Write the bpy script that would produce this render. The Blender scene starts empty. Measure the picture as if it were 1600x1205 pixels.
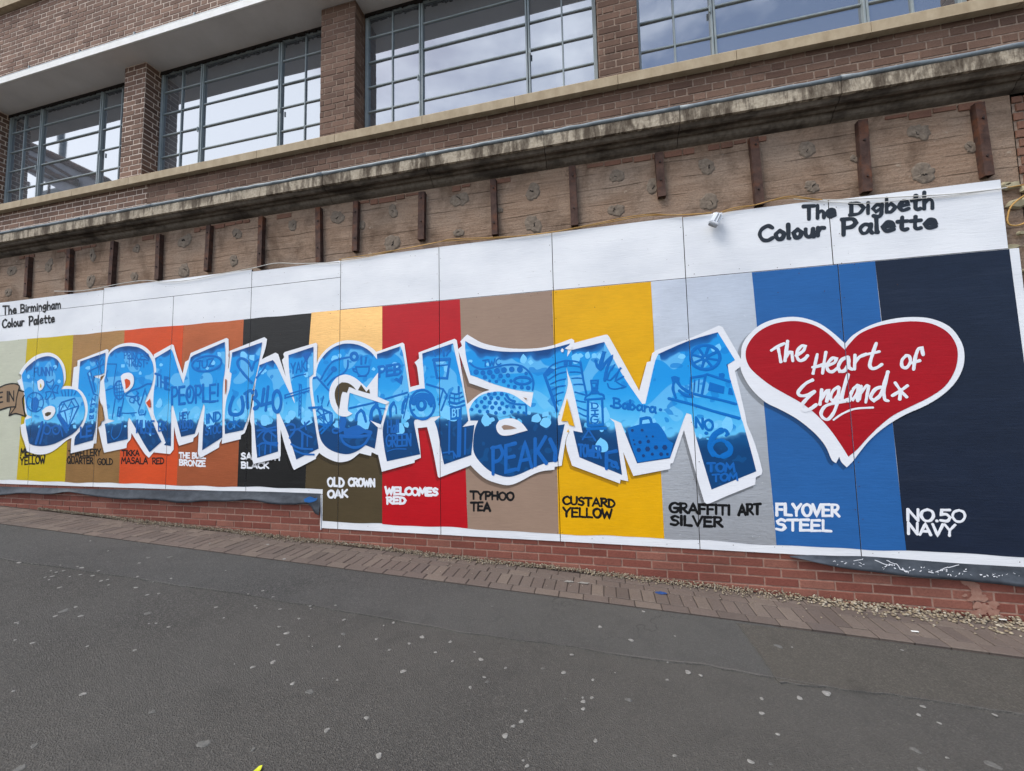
import bpy, bmesh, math, random
from mathutils import Vector, Matrix
from mathutils.geometry import tessellate_polygon
from math import radians, sin, cos, pi, atan2, sqrt, exp

random.seed(7)
SC = bpy.context.scene
COL = SC.collection

# ------------------------------------------------------------------ camera
EYE, DIST, FPX = 1.534, 3.783, 602.0
CR = Vector((0.97364979, 0.22716721, -0.02002877))
CU = Vector((0.0354649, -0.0640735, 0.99731481))
CF = Vector((-0.22527391, 0.97174567, 0.07044161))
CAM = Vector((0, -DIST, EYE))
cd = bpy.data.cameras.new("camera")
cam = bpy.data.objects.new("camera", cd)
COL.objects.link(cam)
cd.sensor_width = 36.0
cd.lens = 36.0 * FPX / 1600.0
cd.clip_start = 0.05
cd.clip_end = 2000
M = Matrix((CR, CU, -CF)).transposed().to_4x4()
M.translation = CAM
cam.matrix_world = M
SC.camera = cam

# ------------------------------------------------------------------ light
SUN_DIR = Vector((-1.2, -1.0, 2.5)).normalized()
EL = math.asin(SUN_DIR.z)
AZ = atan2(SUN_DIR.x, SUN_DIR.y)
w = bpy.data.worlds.new("World")
SC.world = w
w.use_nodes = True
nt = w.node_tree
nt.nodes.clear()
out = nt.nodes.new("ShaderNodeOutputWorld")
bg = nt.nodes.new("ShaderNodeBackground")
sky = nt.nodes.new("ShaderNodeTexSky")
sky.sky_type = 'NISHITA'
sky.sun_disc = False
sky.sun_elevation = EL
sky.sun_rotation = AZ
sky.dust_density = 1.5
tc = nt.nodes.new("ShaderNodeTexCoord")
mp = nt.nodes.new("ShaderNodeMapping")
mp.inputs['Scale'].default_value = (1.0, 1.0, 2.6)
nz = nt.nodes.new("ShaderNodeTexNoise")
nz.inputs['Scale'].default_value = 2.3
nz.inputs['Detail'].default_value = 7
nz.inputs['Roughness'].default_value = 0.55
rp = nt.nodes.new("ShaderNodeValToRGB")
rp.color_ramp.elements[0].position = 0.43
rp.color_ramp.elements[1].position = 0.64
mx = nt.nodes.new("ShaderNodeMix")
mx.data_type = 'RGBA'
mx.inputs['B'].default_value = (10.6, 11.0, 11.8, 1)
nt.links.new(tc.outputs['Generated'], mp.inputs['Vector'])
nt.links.new(mp.outputs['Vector'], nz.inputs['Vector'])
# the cloud is thicker to the left of the street
sx_ = nt.nodes.new("ShaderNodeSeparateXYZ")
gr_ = nt.nodes.new("ShaderNodeMath")
gr_.operation = 'MULTIPLY_ADD'
gr_.inputs[1].default_value = -0.28
nt.links.new(tc.outputs['Generated'], sx_.inputs[0])
nt.links.new(sx_.outputs[0], gr_.inputs[0])
nt.links.new(nz.outputs['Fac'], gr_.inputs[2])
nt.links.new(gr_.outputs[0], rp.inputs['Fac'])
nt.links.new(rp.outputs['Color'], mx.inputs['Factor'])
nt.links.new(sky.outputs['Color'], mx.inputs['A'])
nt.links.new(mx.outputs['Result'], bg.inputs['Color'])
bg.inputs['Strength'].default_value = 0.10
nt.links.new(bg.outputs['Background'], out.inputs['Surface'])
sd = bpy.data.lights.new("sun", 'SUN')
sd.energy = 1.5
sd.angle = radians(28)
sd.color = (1.0, 0.96, 0.9)
so = bpy.data.objects.new("sun", sd)
COL.objects.link(so)
so.location = (-4, -8, 12)
so.rotation_euler = SUN_DIR.to_track_quat('Z', 'Y').to_euler()

vs = SC.view_settings
vs.view_transform = 'Standard'
vs.look = 'None'
vs.exposure = 1.0
vs.gamma = 1.0
vs.use_curve_mapping = False

# ------------------------------------------------------------------ measuring helpers
# the mural was surveyed from the photograph: a sight line through a pixel meets the
# plane of the wall (or the pavement) in one point, and that is where the thing stands


def wall(px, py, y=0.0):
    d = CF * FPX + CR * (px - 800) - CU * (py - 602.5)
    return CAM + d * ((DIST + y) / d.y)


GS = -0.04165                      # fall of the street along the wall


def gz(x):
    return GS * x


def ground(px, py, lift=0.0):
    d = CF * FPX + CR * (px - 800) - CU * (py - 602.5)
    t = (-EYE) / (d.z - GS * d.x)
    p = CAM + d * t
    p.z += lift
    return p


CROPS = {k: (ox, oy, 6.146) for k, ox, oy in (
    ('A', 0, 530), ('B', 200, 520), ('C', 340, 520), ('D', 460, 530), ('E', 580, 520), ('F', 700, 510),
    ('G', 840, 510), ('H', 980, 500), ('I', 340, 620), ('J', 560, 630), ('K', 780, 630), ('L', 980, 630))}
CROPS['T'] = (1066, 400, 2.996)      # heart
CROPS['V'] = (1190, 520, 6.154)      # heart lettering
CROPS['M'] = (0, 680, 6.154)
CROPS['N'] = (240, 680, 5.333)
CROPS['O'] = (1190, 760, 4.706)
CROPS['P'] = (0, 440, 8.889)
CROPS['Q'] = (1170, 290, 5.161)
CROPS['R'] = (0, 700, 2.996)
CROPS['S'] = (534, 700, 2.996)
CROPS['U'] = (1066, 700, 2.996)
CROPS['1'] = (0, 0, 2.996)
CROPS['2'] = (534, 0, 2.996)
CROPS['3'] = (1066, 0, 2.996)
CROPS['4'] = (0, 400, 2.996)
CROPS['W'] = (0, 800, 2.976)
CROPS['X'] = (534, 880, 2.996)
CROPS['Y'] = (1066, 880, 2.996)
CROPS['0'] = (0, 0, 1.0)


def PX(c, pts):
    ox, oy, s = CROPS[c]
    return [(ox + x / s, oy + y / s) for x, y in pts]


def WP(px, y=0.0):
    return [wall(a, b, y) for a, b in px]


# ------------------------------------------------------------------ object helpers
ORIG = {}


def tag(o, label=None, cat=None, group=None, kind=None):
    if label: o['label'] = label
    if cat: o['category'] = cat
    if group: o['group'] = group
    if kind: o['kind'] = kind
    return o


def empty(name, loc, label=None, cat=None, group=None):
    o = bpy.data.objects.new(name, None)
    o.empty_display_size = 0.2
    COL.objects.link(o)
    o.location = loc
    ORIG[o.name] = Vector(loc)
    return tag(o, label, cat, group)


class MB:
    """collects faces, then links them as one mesh object"""

    def __init__(self):
        self.v, self.f, self.m, self.a = [], [], [], None

    def add(self, verts, faces, mi=0):
        n = len(self.v)
        self.v += [Vector(p) for p in verts]
        self.f += [tuple(i + n for i in f) for f in faces]
        self.m += [mi] * len(faces)

    def quad(self, a, b, c, d, mi=0):
        self.add([a, b, c, d], [(0, 1, 2, 3)], mi)

    def box(self, lo, hi, mi=0, bev=0.0):
        x0, y0, z0 = lo
        x1, y1, z1 = hi
        if bev <= 0:
            self.add([(x0, y0, z0), (x1, y0, z0), (x1, y1, z0), (x0, y1, z0), (x0, y0, z1), (x1, y0, z1), (x1, y1, z1), (x0, y1, z1)],
                     [(0, 3, 2, 1), (4, 5, 6, 7), (0, 1, 5, 4), (1, 2, 6, 5), (2, 3, 7, 6), (3, 0, 4, 7)], mi)
        else:
            bm = bmesh.new()
            bmesh.ops.create_cube(bm, size=1)
            for v in bm.verts:
                v.co = Vector(((x0 + x1) / 2 + v.co.x * (x1 - x0), (y0 + y1) / 2 + v.co.y * (y1 - y0), (z0 + z1) / 2 + v.co.z * (z1 - z0)))
            bmesh.ops.bevel(bm, geom=bm.edges[:], offset=bev, segments=1, affect='EDGES')
            bm.verts.index_update()
            self.add([v.co.copy() for v in bm.verts], [[v.index for v in f.verts] for f in bm.faces], mi)
            bm.free()

    def poly(self, pts, mi=0):
        tri = tessellate_polygon([[Vector((p.x, p.z, 0)) for p in pts]])
        fs = []
        for t in tri:
            a, b, c = (pts[i] for i in t)
            ar = (b.x - a.x) * (c.z - a.z) - (b.z - a.z) * (c.x - a.x)
            if abs(ar) < 1e-9: continue
            fs.append(t if ar > 0 else (t[0], t[2], t[1]))
        self.add(pts, fs, mi)

    def tube(self, pts, r, n=8, mi=0):
        pts = [Vector(p) for p in pts]
        rings = []
        for i, p in enumerate(pts):
            t = (pts[min(i + 1, len(pts) - 1)] - pts[max(i - 1, 0)]).normalized()
            ref = Vector((0, 0, 1)) if abs(t.z) < 0.9 else Vector((0, 1, 0))
            s = t.cross(ref).normalized()
            u = s.cross(t)
            rr = r[i] if isinstance(r, (list, tuple)) else r
            rings.append([p + (s * cos(2 * pi * k / n) + u * sin(2 * pi * k / n)) * rr for k in range(n)])
        vs_ = [q for ring in rings for q in ring]
        fs = []
        for i in range(len(rings) - 1):
            for k in range(n):
                fs.append((i * n + k, i * n + (k + 1) % n, (i + 1) * n + (k + 1) % n, (i + 1) * n + k))
        fs.append(tuple(range(n))[::-1])
        fs.append(tuple((len(rings) - 1) * n + k for k in range(n)))
        self.add(vs_, fs, mi)

    def extrude(self, prof, x0, x1, mi=0):
        """profile of (y, z) points swept along X, capped"""
        n = len(prof)
        vs_ = [(x0, y, z) for y, z in prof] + [(x1, y, z) for y, z in prof]
        fs = [(i, (i + 1) % n, n + (i + 1) % n, n + i) for i in range(n)]
        fs += [tuple(range(n))[::-1], tuple(range(n, 2 * n))]
        self.add(vs_, fs, mi)

    def build(self, name, mats, parent=None, smooth=False, cut=None, recalc=False):
        if not self.v:
            return None
        me = bpy.data.meshes.new(name)
        lo = Vector((min(p.x for p in self.v), min(p.y for p in self.v), min(p.z for p in self.v)))
        hi = Vector((max(p.x for p in self.v), max(p.y for p in self.v), max(p.z for p in self.v)))
        og = Vector(((lo.x + hi.x) / 2, (lo.y + hi.y) / 2, lo.z))
        me.from_pydata([p - og for p in self.v], [], self.f)
        if not isinstance(mats, (list, tuple)): mats = [mats]
        for m_ in mats: me.materials.append(m_)
        if len(mats) > 1:
            me.polygons.foreach_set('material_index', self.m)
        if self.a is not None:
            at = me.attributes.new('fade', 'FLOAT', 'POINT')
            at.data.foreach_set('value', self.a)
        if recalc:
            bm = bmesh.new(); bm.from_mesh(me)
            bmesh.ops.recalc_face_normals(bm, faces=bm.faces[:])
            bm.to_mesh(me); bm.free()
        if cut:
            cut_seams(me, og, cut)
        if smooth:
            me.polygons.foreach_set('use_smooth', [True] * len(me.polygons))
        me.update()
        o = bpy.data.objects.new(name, me)
        COL.objects.link(o)
        ORIG[o.name] = og
        if parent is not None:
            o.parent = parent
            o.location = og - ORIG[parent.name]
        else:
            o.location = og
        return o


GAP = 0.006
# joints between the plywood sheets: x, lowest z, highest z
SEAMS = [(-2.876, EYE - 1.3, EYE + 1.80), (-1.659, EYE - 1.3, EYE + 1.81), (-0.432, EYE - 1.3, EYE + 1.81),
         (0.801, EYE - 1.3, EYE + 1.81), (2.014, EYE - 1.3, EYE + 1.216), (-4.126, EYE - 0.9, EYE + 1.80),
         (-5.354, EYE - 0.9, EYE + 1.60), (-6.6, EYE - 0.9, EYE + 1.80), (-7.85, EYE - 0.9, EYE + 1.66)]


def cut_seams(me, og, cut):
    bm = bmesh.new()
    bm.from_mesh(me)
    for sx, z0, z1 in SEAMS:
        xs = [v.co.x + og.x for v in bm.verts]
        if not xs or min(xs) > sx - 0.002 or max(xs) < sx + 0.002: continue
        for s in (-1, 1):
            bmesh.ops.bisect_plane(bm, geom=bm.verts[:] + bm.edges[:] + bm.faces[:], dist=1e-6,
                                   plane_co=Vector((sx + s * GAP / 2 - og.x, 0, 0)), plane_no=Vector((1, 0, 0)))
        kill = [f for f in bm.faces if abs(f.calc_center_median().x + og.x - sx) < GAP * 0.45
                and z0 < f.calc_center_median().z + og.z < z1]
        if kill: bmesh.ops.delete(bm, geom=kill, context='FACES')
    bm.to_mesh(me)
    bm.free()


# ------------------------------------------------------------------ materials
def lin(c):
    c = c / 255.0
    return c / 12.92 if c <= 0.04045 else ((c + 0.055) / 1.055) ** 2.4


def rgb(r, g, b, k=1.0):
    return (lin(r) * k, lin(g) * k, lin(b) * k, 1)


class Mat:
    def __init__(self, name):
        self.m = bpy.data.materials.new(name)
        self.m.use_nodes = True
        self.t = self.m.node_tree
        self.b = self.t.nodes['Principled BSDF']
        self.pos = None

    def n(self, typ, **kw):
        nd = self.t.nodes.new(typ)
        for k, v in kw.items(): setattr(nd, k, v)
        return nd

    def l(self, a, b):
        self.t.links.new(a, b)

    def P(self, sx=1, sy=1, sz=1):
        if self.pos is None: self.pos = self.n("ShaderNodeNewGeometry")
        mpn = self.n("ShaderNodeMapping")
        mpn.inputs['Scale'].default_value = (sx, sy, sz)
        self.l(self.pos.outputs['Position'], mpn.inputs['Vector'])
        return mpn.outputs['Vector']

    def noise(self, scale, sx=1, sy=1, sz=1, detail=4, rough=0.55, dist=0.0):
        nd = self.n("ShaderNodeTexNoise")
        nd.inputs['Scale'].default_value = scale
        nd.inputs['Detail'].default_value = detail
        nd.inputs['Roughness'].default_value = rough
        nd.inputs['Distortion'].default_value = dist
        self.l(self.P(sx, sy, sz), nd.inputs['Vector'])
        return nd.outputs['Fac']

    def ramp(self, fac, stops, interp='LINEAR'):
        nd = self.n("ShaderNodeValToRGB")
        cr = nd.color_ramp
        cr.interpolation = interp
        while len(cr.elements) < len(stops): cr.elements.new(0.5)
        for e, (p, c) in zip(cr.elements, stops):
            e.position = p
            e.color = c if isinstance(c, (tuple, list)) else (c, c, c, 1)
        self.l(fac, nd.inputs['Fac'])
        return nd.outputs['Color']

    def mix(self, fac, a, b, mode='MIX'):
        nd = self.n("ShaderNodeMix", data_type='RGBA', blend_type=mode)
        for s, v in (('Factor', fac), ('A', a), ('B', b)):
            sock = nd.inputs[s]
            if hasattr(v, 'links') or hasattr(v, 'is_linked'):
                self.l(v, sock)
            else:
                sock.default_value = v
        return nd.outputs['Result']

    def math(self, op, a, b=0.0, c=None):
        nd = self.n("ShaderNodeMath", operation=op)
        for i, v in enumerate((a, b) if c is None else (a, b, c)):
            if hasattr(v, 'is_linked'): self.l(v, nd.inputs[i])
            else: nd.inputs[i].default_value = v
        return nd.outputs[0]

    def col(self, v):
        if hasattr(v, 'is_linked'): self.l(v, self.b.inputs['Base Color'])
        else: self.b.inputs['Base Color'].default_value = v
        return self

    def rough(self, v):
        if hasattr(v, 'is_linked'): self.l(v, self.b.inputs['Roughness'])
        else: self.b.inputs['Roughness'].default_value = v
        return self

    def bump(self, h, strength=0.3, dist=0.01):
        nd = self.n("ShaderNodeBump")
        nd.inputs['Strength'].default_value = strength
        nd.inputs['Distance'].default_value = dist
        self.l(h, nd.inputs['Height'])
        self.l(nd.outputs['Normal'], self.b.inputs['Normal'])
        return self

    def spec(self, v):
        self.b.inputs['Specular IOR Level'].default_value = v
        return self

    def metal(self, v):
        self.b.inputs['Metallic'].default_value = v
        return self


def paint(name, c, rough=0.5, metal=0.0, var=0.10, grain=0.35, spec=0.26, streak=0.09, speck=None):
    """brushed and sprayed paint over plywood: brush drag along the grain, faint patches"""
    k = Mat(name)
    g = k.noise(9, 1, 1, 9, 6, 0.65, 0.6)
    big = k.noise(2.2, 1, 1, 1.6, 3)
    fine = k.noise(55, 1, 1, 1, 2)
    f = k.math('ADD', k.math('MULTIPLY', g, 0.55), k.math('MULTIPLY', big, 0.45))
    dk = tuple(x * (1 - var) for x in c[:3]) + (1,)
    lt = tuple(min(1, x * (1 + var)) for x in c[:3]) + (1,)
    cc = k.ramp(f, [(0.36, dk), (0.64, lt)])
    if streak:
        st = k.noise(3.0, 0.6, 1, 9, 5, 0.7, 0.4)
        cc = k.mix(k.math('MULTIPLY', k.ramp(st, [(0.52, 0), (0.68, 1)]), streak), cc, tuple(min(1, x * 1.5 + .02) for x in c[:3]) + (1,))
    if speck:
        s = k.noise(38, 1, 1, 1, 2, 0.5)
        cc = k.mix(k.ramp(s, [(0.70, 0), (0.73, 1)]), cc, speck)
    k.col(cc).metal(metal).spec(spec)
    k.rough(k.ramp(fine, [(0.3, max(0.05, rough - 0.08)), (0.7, min(1, rough + 0.08))]))
    hgt = k.math('ADD', g, k.math('MULTIPLY', fine, 0.35))
    k.bump(hgt, grain, 0.004)
    return k.m


MT = {}
MT['board'] = (lambda: None)


def white_board():
    k = Mat('white_board_paint')
    g = k.noise(7, 1, 1, 12, 6, 0.65, 0.8)
    big = k.noise(1.3, 1, 1, 2.0, 4)
    c = k.ramp(big, [(0.3, rgb(216, 218, 222)), (0.62, rgb(232, 233, 235))])
    c = k.mix(k.math('MULTIPLY', k.ramp(g, [(0.60, 0), (0.78, 1)]), 0.35), c, rgb(176, 172, 160))
    kn = k.noise(26, 1, 1, 2.2, 2, 0.5)
    c = k.mix(k.ramp(kn, [(0.735, 0), (0.76, 0.55)]), c, rgb(110, 104, 96))
    k.col(c).rough(0.55).spec(0.35)
    k.bump(g, 0.5, 0.004)
    return k.m


MT['board'] = white_board()
MT['ply_edge'] = paint('plywood_edge', rgb(58, 52, 46), 0.8)
MT['letter_white'] = paint('letter_white', rgb(230, 231, 235), 0.5, 0, 0.04, 0.3)
MT['dark_gap'] = paint('dark_timber', rgb(38, 32, 29), 0.9)
STR = [('cream', paint('cream_paint', rgb(192, 193, 172), 0.5, 0, 0.08)),
       ('mellow', paint('mellow_yellow_paint', rgb(196, 170, 2), 0.5, 0, 0.08)),
       ('jewel', paint('antique_gold_paint', rgb(176, 134, 84), 0.42, 0.75, 0.16, 0.7)),
       ('tikka', paint('orange_red_paint', rgb(208, 76, 32), 0.45, 0, 0.1)),
       ('bronze', paint('bronze_paint', rgb(178, 98, 63), 0.45, 0.6, 0.12, 0.5)),
       ('black', paint('black_paint', rgb(28, 28, 28), 0.36, 0, 0.25, 0.5, streak=0.25)),
       ('gold', paint('oak_stripe_gold', rgb(222, 178, 116), 0.42, 0.8, 0.14, 0.6)),
       ('oak', paint('dark_oak_paint', rgb(78, 66, 44), 0.5, 0.1, 0.10)),
       ('red', paint('bright_red_paint', rgb(182, 12, 26), 0.42, 0, 0.1)),
       ('tea', paint('tea_tan_paint', rgb(152, 127, 109), 0.5, 0, 0.08)),
       ('custard', paint('custard_yellow_paint', rgb(226, 168, 2), 0.42, 0, 0.09)),
       ('silver', paint('silver_paint', rgb(204, 206, 211), 0.42, 0.75, 0.10, 0.35, speck=rgb(225, 226, 228))),
       ('steel', paint('steel_blue_paint', rgb(40, 96, 158), 0.45, 0, 0.09)),
       ('navy', paint('navy_paint', rgb(28, 37, 55), 0.40, 0, 0.16, streak=0.2))]
SM = dict(STR)
MT['blue'] = paint('doodle_blue', rgb(0, 108, 190), 0.45, 0, 0.05, 0.25)
MT['blue2'] = paint('doodle_deep_blue', rgb(18, 98, 178), 0.45, 0, 0.05, 0.25)
MT['light'] = paint('pale_blue_paint', rgb(120, 204, 252), 0.45, 0, 0.04, 0.25)
MT['navyfill'] = paint('navy_blob_paint', rgb(20, 62, 118), 0.45, 0, 0.05, 0.25)
MT['ink'] = paint('black_spray_paint', rgb(14, 14, 16), 0.5, 0, 0.1, 0.25)
MT['slate_ink'] = paint('slate_spray_paint', rgb(42, 48, 56), 0.5, 0, 0.1, 0.25)
MT['heart'] = paint('heart_red_paint', rgb(166, 14, 28), 0.42, 0, 0.1, 0.4)
MT['ribbon'] = paint('ribbon_tan_paint', rgb(150, 124, 96), 0.5, 0, 0.05, 0.3)


def fill_mat():
    """airbrushed letter filling: navy below eye level, pale haze on it, sky blue above"""
    k = Mat('letter_blue_fade')
    z = k.n("ShaderNodeSeparateXYZ")
    if k.pos is None: k.pos = k.n("ShaderNodeNewGeometry")
    k.l(k.pos.outputs['Position'], z.inputs[0])
    wob = k.noise(6.5, 1, 1, 1, 2, 0.4)
    wob2 = k.noise(2.0, 1, 1, 1, 2, 0.4)
    h = k.math('ADD', z.outputs['Z'], k.math('MULTIPLY_ADD', wob, 0.16, -0.08))
    h = k.math('ADD', h, k.math('MULTIPLY_ADD', wob2, 0.12, -0.06))
    mr = k.n("ShaderNodeMapRange")          # the painter let the paint line drop in the last letter
    mr.inputs['From Min'].default_value, mr.inputs['From Max'].default_value = -0.5, 0.45
    mr.inputs['To Min'].default_value, mr.inputs['To Max'].default_value = 0.0, 0.20
    k.l(z.outputs['X'], mr.inputs['Value'])
    h = k.math('ADD', h, mr.outputs['Result'])
    f = k.math('MULTIPLY_ADD', h, 1.0, -(EYE - 0.5))       # 0..1 over a metre round eye level
    c = k.ramp(f, [(0.34, rgb(14, 66, 116)), (0.445, rgb(18, 82, 136)), (0.475, rgb(58, 120, 170)), (0.495, rgb(100, 194, 242)),
                   (0.66, rgb(70, 178, 236)), (0.80, rgb(40, 160, 230)), (1.0, rgb(28, 150, 224))])
    vor = k.noise(4.2, 1, 1, 1, 0, 0.4)
    up = k.ramp(f, [(0.52, 0), (0.56, 1)])
    sp = k.math('MULTIPLY', k.ramp(vor, [(0.56, 0), (0.575, 1)]), up)
    c = k.mix(k.math('MULTIPLY', sp, 0.5), c, rgb(124, 204, 244))
    v2 = k.noise(7.5, 1, 1, 1.2, 1, 0.4)
    c = k.mix(k.math('MULTIPLY', k.math('MULTIPLY', k.ramp(v2, [(0.635, 0), (0.642, 1)]), up), 0.8), c, rgb(22, 132, 210))
    v3 = k.noise(8.5, 1.1, 1, 1, 1, 0.4)
    lowz = k.ramp(f, [(0.39, 0), (0.42, 1), (0.47, 1), (0.49, 0)])
    c = k.mix(k.math('MULTIPLY', k.ramp(v3, [(0.60, 0), (0.61, 1)]), lowz), c, rgb(96, 190, 238))
    v4 = k.noise(9.0, 1, 1.3, 1, 1, 0.4)
    c = k.mix(k.math('MULTIPLY', k.math('MULTIPLY', k.ramp(v4, [(0.60, 0), (0.61, 1)]), k.ramp(f, [(0.40, 1), (0.46, 0)])), 0.35), c, rgb(18, 96, 160))
    # sprayed darker along the tops of the letters, in cloudy edges
    at = k.n("ShaderNodeAttribute", attribute_name='fade')
    cl = k.noise(5.5, 1, 1, 1, 1, 0.4)
    ff = k.math('ADD', at.outputs['Fac'], k.math('MULTIPLY_ADD', cl, 1.3, -0.65))
    top = k.ramp(ff, [(0.05, rgb(20, 72, 132)), (0.55, rgb(34, 120, 196))])
    c = k.mix(k.ramp(ff, [(0.36, 1), (0.50, 0)]), c, top)
    k.col(c).rough(0.45).spec(0.2)
    k.bump(k.noise(9, 1, 1, 9, 5, 0.6), 0.25, 0.003)
    return k.m


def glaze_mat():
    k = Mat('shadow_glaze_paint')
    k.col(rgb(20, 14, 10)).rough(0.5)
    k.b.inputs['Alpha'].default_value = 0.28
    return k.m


MT['fill'] = fill_mat()
MT['glaze'] = glaze_mat()


def brick_mat(name, cols, rough=0.85, dirt=0.35, bump=0.5):
    k = Mat(name)
    isl = k.n("ShaderNodeNewGeometry")
    k.pos = isl
    n_ = len(cols)
    c = k.ramp(isl.outputs['Random Per Island'], [(i / max(1, n_ - 1), cc) for i, cc in enumerate(cols)])
    fine = k.noise(70, 1, 1, 1, 4, 0.6)
    c = k.mix(k.math('MULTIPLY', k.ramp(fine, [(0.40, 0), (0.72, 1)]), 0.35), c, tuple(x * 0.55 for x in cols[0][:3]) + (1,))
    grime = k.noise(1.7, 1, 1, 1.0, 5, 0.6)
    c = k.mix(k.math('MULTIPLY', k.ramp(grime, [(0.45, 0), (0.75, 1)]), dirt), c, rgb(58, 47, 42))
    k.col(c).rough(rough).spec(0.2)
    k.bump(fine, bump, 0.006)
    return k.m


def mortar_mat(name, c, d):
    k = Mat(name)
    n1 = k.noise(30, detail=5)
    n2 = k.noise(1.5, detail=4)
    cc = k.ramp(n1, [(0.3, d), (0.7, c)])
    cc = k.mix(k.math('MULTIPLY', k.ramp(n2, [(0.5, 0), (0.75, 1)]), 0.3), cc, tuple(x * 0.6 for x in d[:3]) + (1,))
    k.col(cc).rough(0.95).spec(0.1)
    k.bump(n1, 0.6, 0.004)
    return k.m


MT['brick'] = brick_mat('brown_brick', [rgb(108, 82, 69), rgb(130, 101, 86), rgb(115, 89, 76), rgb(142, 112, 95), rgb(123, 95, 81)])
MT['brick_side'] = MT['brick']
MT['mortar'] = mortar_mat('pale_mortar', rgb(234, 216, 200), rgb(210, 192, 176))
MT['brick_dark'] = brick_mat('sooty_brown_brick', [rgb(100, 76, 64), rgb(124, 97, 82), rgb(109, 84, 71), rgb(136, 108, 92)], dirt=0.5)
MT['mortar_dark'] = mortar_mat('grimy_mortar', rgb(160, 140, 124), rgb(116, 98, 86))
MT['red_brick'] = brick_mat('red_brick', [rgb(118, 68, 58), rgb(134, 80, 68), rgb(124, 72, 62), rgb(144, 96, 82), rgb(130, 78, 66)], dirt=0.32)
MT['red_mortar'] = mortar_mat('brown_mortar', rgb(164, 133, 118), rgb(136, 106, 94))
MT['old_brick'] = brick_mat('old_orange_brick', [rgb(122, 88, 72), rgb(140, 102, 84), rgb(130, 92, 76)], dirt=0.5)
MT['paver'] = brick_mat('block_paver', [rgb(94, 84, 78), rgb(106, 94, 87), rgb(99, 88, 82), rgb(114, 102, 93), rgb(96, 86, 81)], dirt=0.2)
MT['paver_joint'] = mortar_mat('paver_joint', rgb(84, 75, 69), rgb(58, 52, 48))


def asphalt_mat(name, base, spot, coarse=1.0, wear=0.5):
    k = Mat(name)
    ag = k.n("ShaderNodeTexVoronoi")
    ag.inputs['Scale'].default_value = 140 * coarse
    k.l(k.P(), ag.inputs['Vector'])
    fine = k.noise(150, detail=3, rough=0.7)
    big = k.noise(0.55, 1, 1.6, 1, 5, 0.6)
    mid = k.noise(5, detail=5, rough=0.65)
    sep = k.n("ShaderNodeSeparateColor")
    k.l(ag.outputs['Color'], sep.inputs[0])
    c = k.mix(k.ramp(sep.outputs[0], [(0.40, 0), (1.0, 0.85)]), base, spot)
    c = k.mix(k.ramp(fine, [(0.35, 0.8), (0.58, 0)]), c, tuple(x * 0.35 for x in base[:3]) + (1,))
    c = k.mix(k.math('MULTIPLY', k.ramp(big, [(0.40, 0), (0.68, 1)]), wear), c, tuple(x * 1.45 for x in base[:3]) + (1,))
    drift = k.noise(0.22, 1, 1.4, 1, 3, 0.5)
    c = k.mix(k.math('MULTIPLY', k.ramp(drift, [(0.42, 0), (0.62, 1)]), 0.55), c, tuple(x * m for x, m in zip(base[:3], (1.36, 1.32, 1.27))) + (1,))
    spill = k.noise(1.9, 1, 1, 1, 6, 0.7, 0.8)
    c = k.mix(k.math('MULTIPLY', k.ramp(spill, [(0.60, 0), (0.72, 1)]), 0.5), c, tuple(x * 0.62 for x in base[:3]) + (1,))
    crk = k.n("ShaderNodeTexVoronoi", feature='DISTANCE_TO_EDGE')
    crk.inputs['Scale'].default_value = 0.55
    wv = k.n("ShaderNodeVectorMath", operation='ADD')
    wn = k.n("ShaderNodeTexNoise")
    wn.inputs['Scale'].default_value = 3.0
    wn.inputs['Detail'].default_value = 5
    k.l(k.P(), wn.inputs['Vector'])
    k.l(k.P(), wv.inputs[0])
    k.l(wn.outputs['Color'], wv.inputs[1])
    k.l(wv.outputs[0], crk.inputs['Vector'])
    cl = k.math('MULTIPLY', k.ramp(crk.outputs['Distance'], [(0.0, 1), (0.006, 0)]), k.ramp(k.noise(0.8, detail=3), [(0.5, 0), (0.62, 0.55)]))
    c = k.mix(cl, c, tuple(x * 0.4 for x in base[:3]) + (1,))
    c = k.mix(k.math('MULTIPLY', k.ramp(mid, [(0.5, 0), (0.75, 1)]), 0.35), c, tuple(x * 0.72 for x in base[:3]) + (1,))
    k.col(c).rough(0.92).spec(0.25)
    hgt = k.math('ADD', k.math('MULTIPLY', ag.outputs['Distance'], 0.8), fine)
    k.bump(hgt, 1.0, 0.007)
    return k.m


MT['asphalt'] = asphalt_mat('dark_asphalt', rgb(76, 74, 71), rgb(110, 106, 101))
MT['asphalt_strip'] = asphalt_mat('grey_asphalt', rgb(77, 76, 74), rgb(112, 109, 106), 1.1)
MT['asphalt_brown'] = asphalt_mat('brown_worn_asphalt', rgb(77, 74, 69), rgb(120, 114, 105), 1.0, 0.3)


MT['asphalt_seam'] = asphalt_mat('worn_pale_asphalt', rgb(90, 88, 85), rgb(124, 121, 116))


def simple(name, c1_, c2_, scale=12, rough=0.7, bump=0.3, sx=1, sz=1, metal=0.0, dirt=None):
    k = Mat(name)
    n1 = k.noise(scale, sx, 1, sz, 6, 0.65)
    cc = k.ramp(n1, [(0.32, c1_), (0.68, c2_)])
    if dirt:
        cc = k.mix(k.ramp(k.noise(scale * .35, sx, 1, sz, 5, .7), [(0.5, 0), (0.66, 0.8)]), cc, dirt)
    k.col(cc).rough(rough).spec(0.25).metal(metal)
    k.bump(n1, bump, 0.006)
    return k.m


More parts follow.
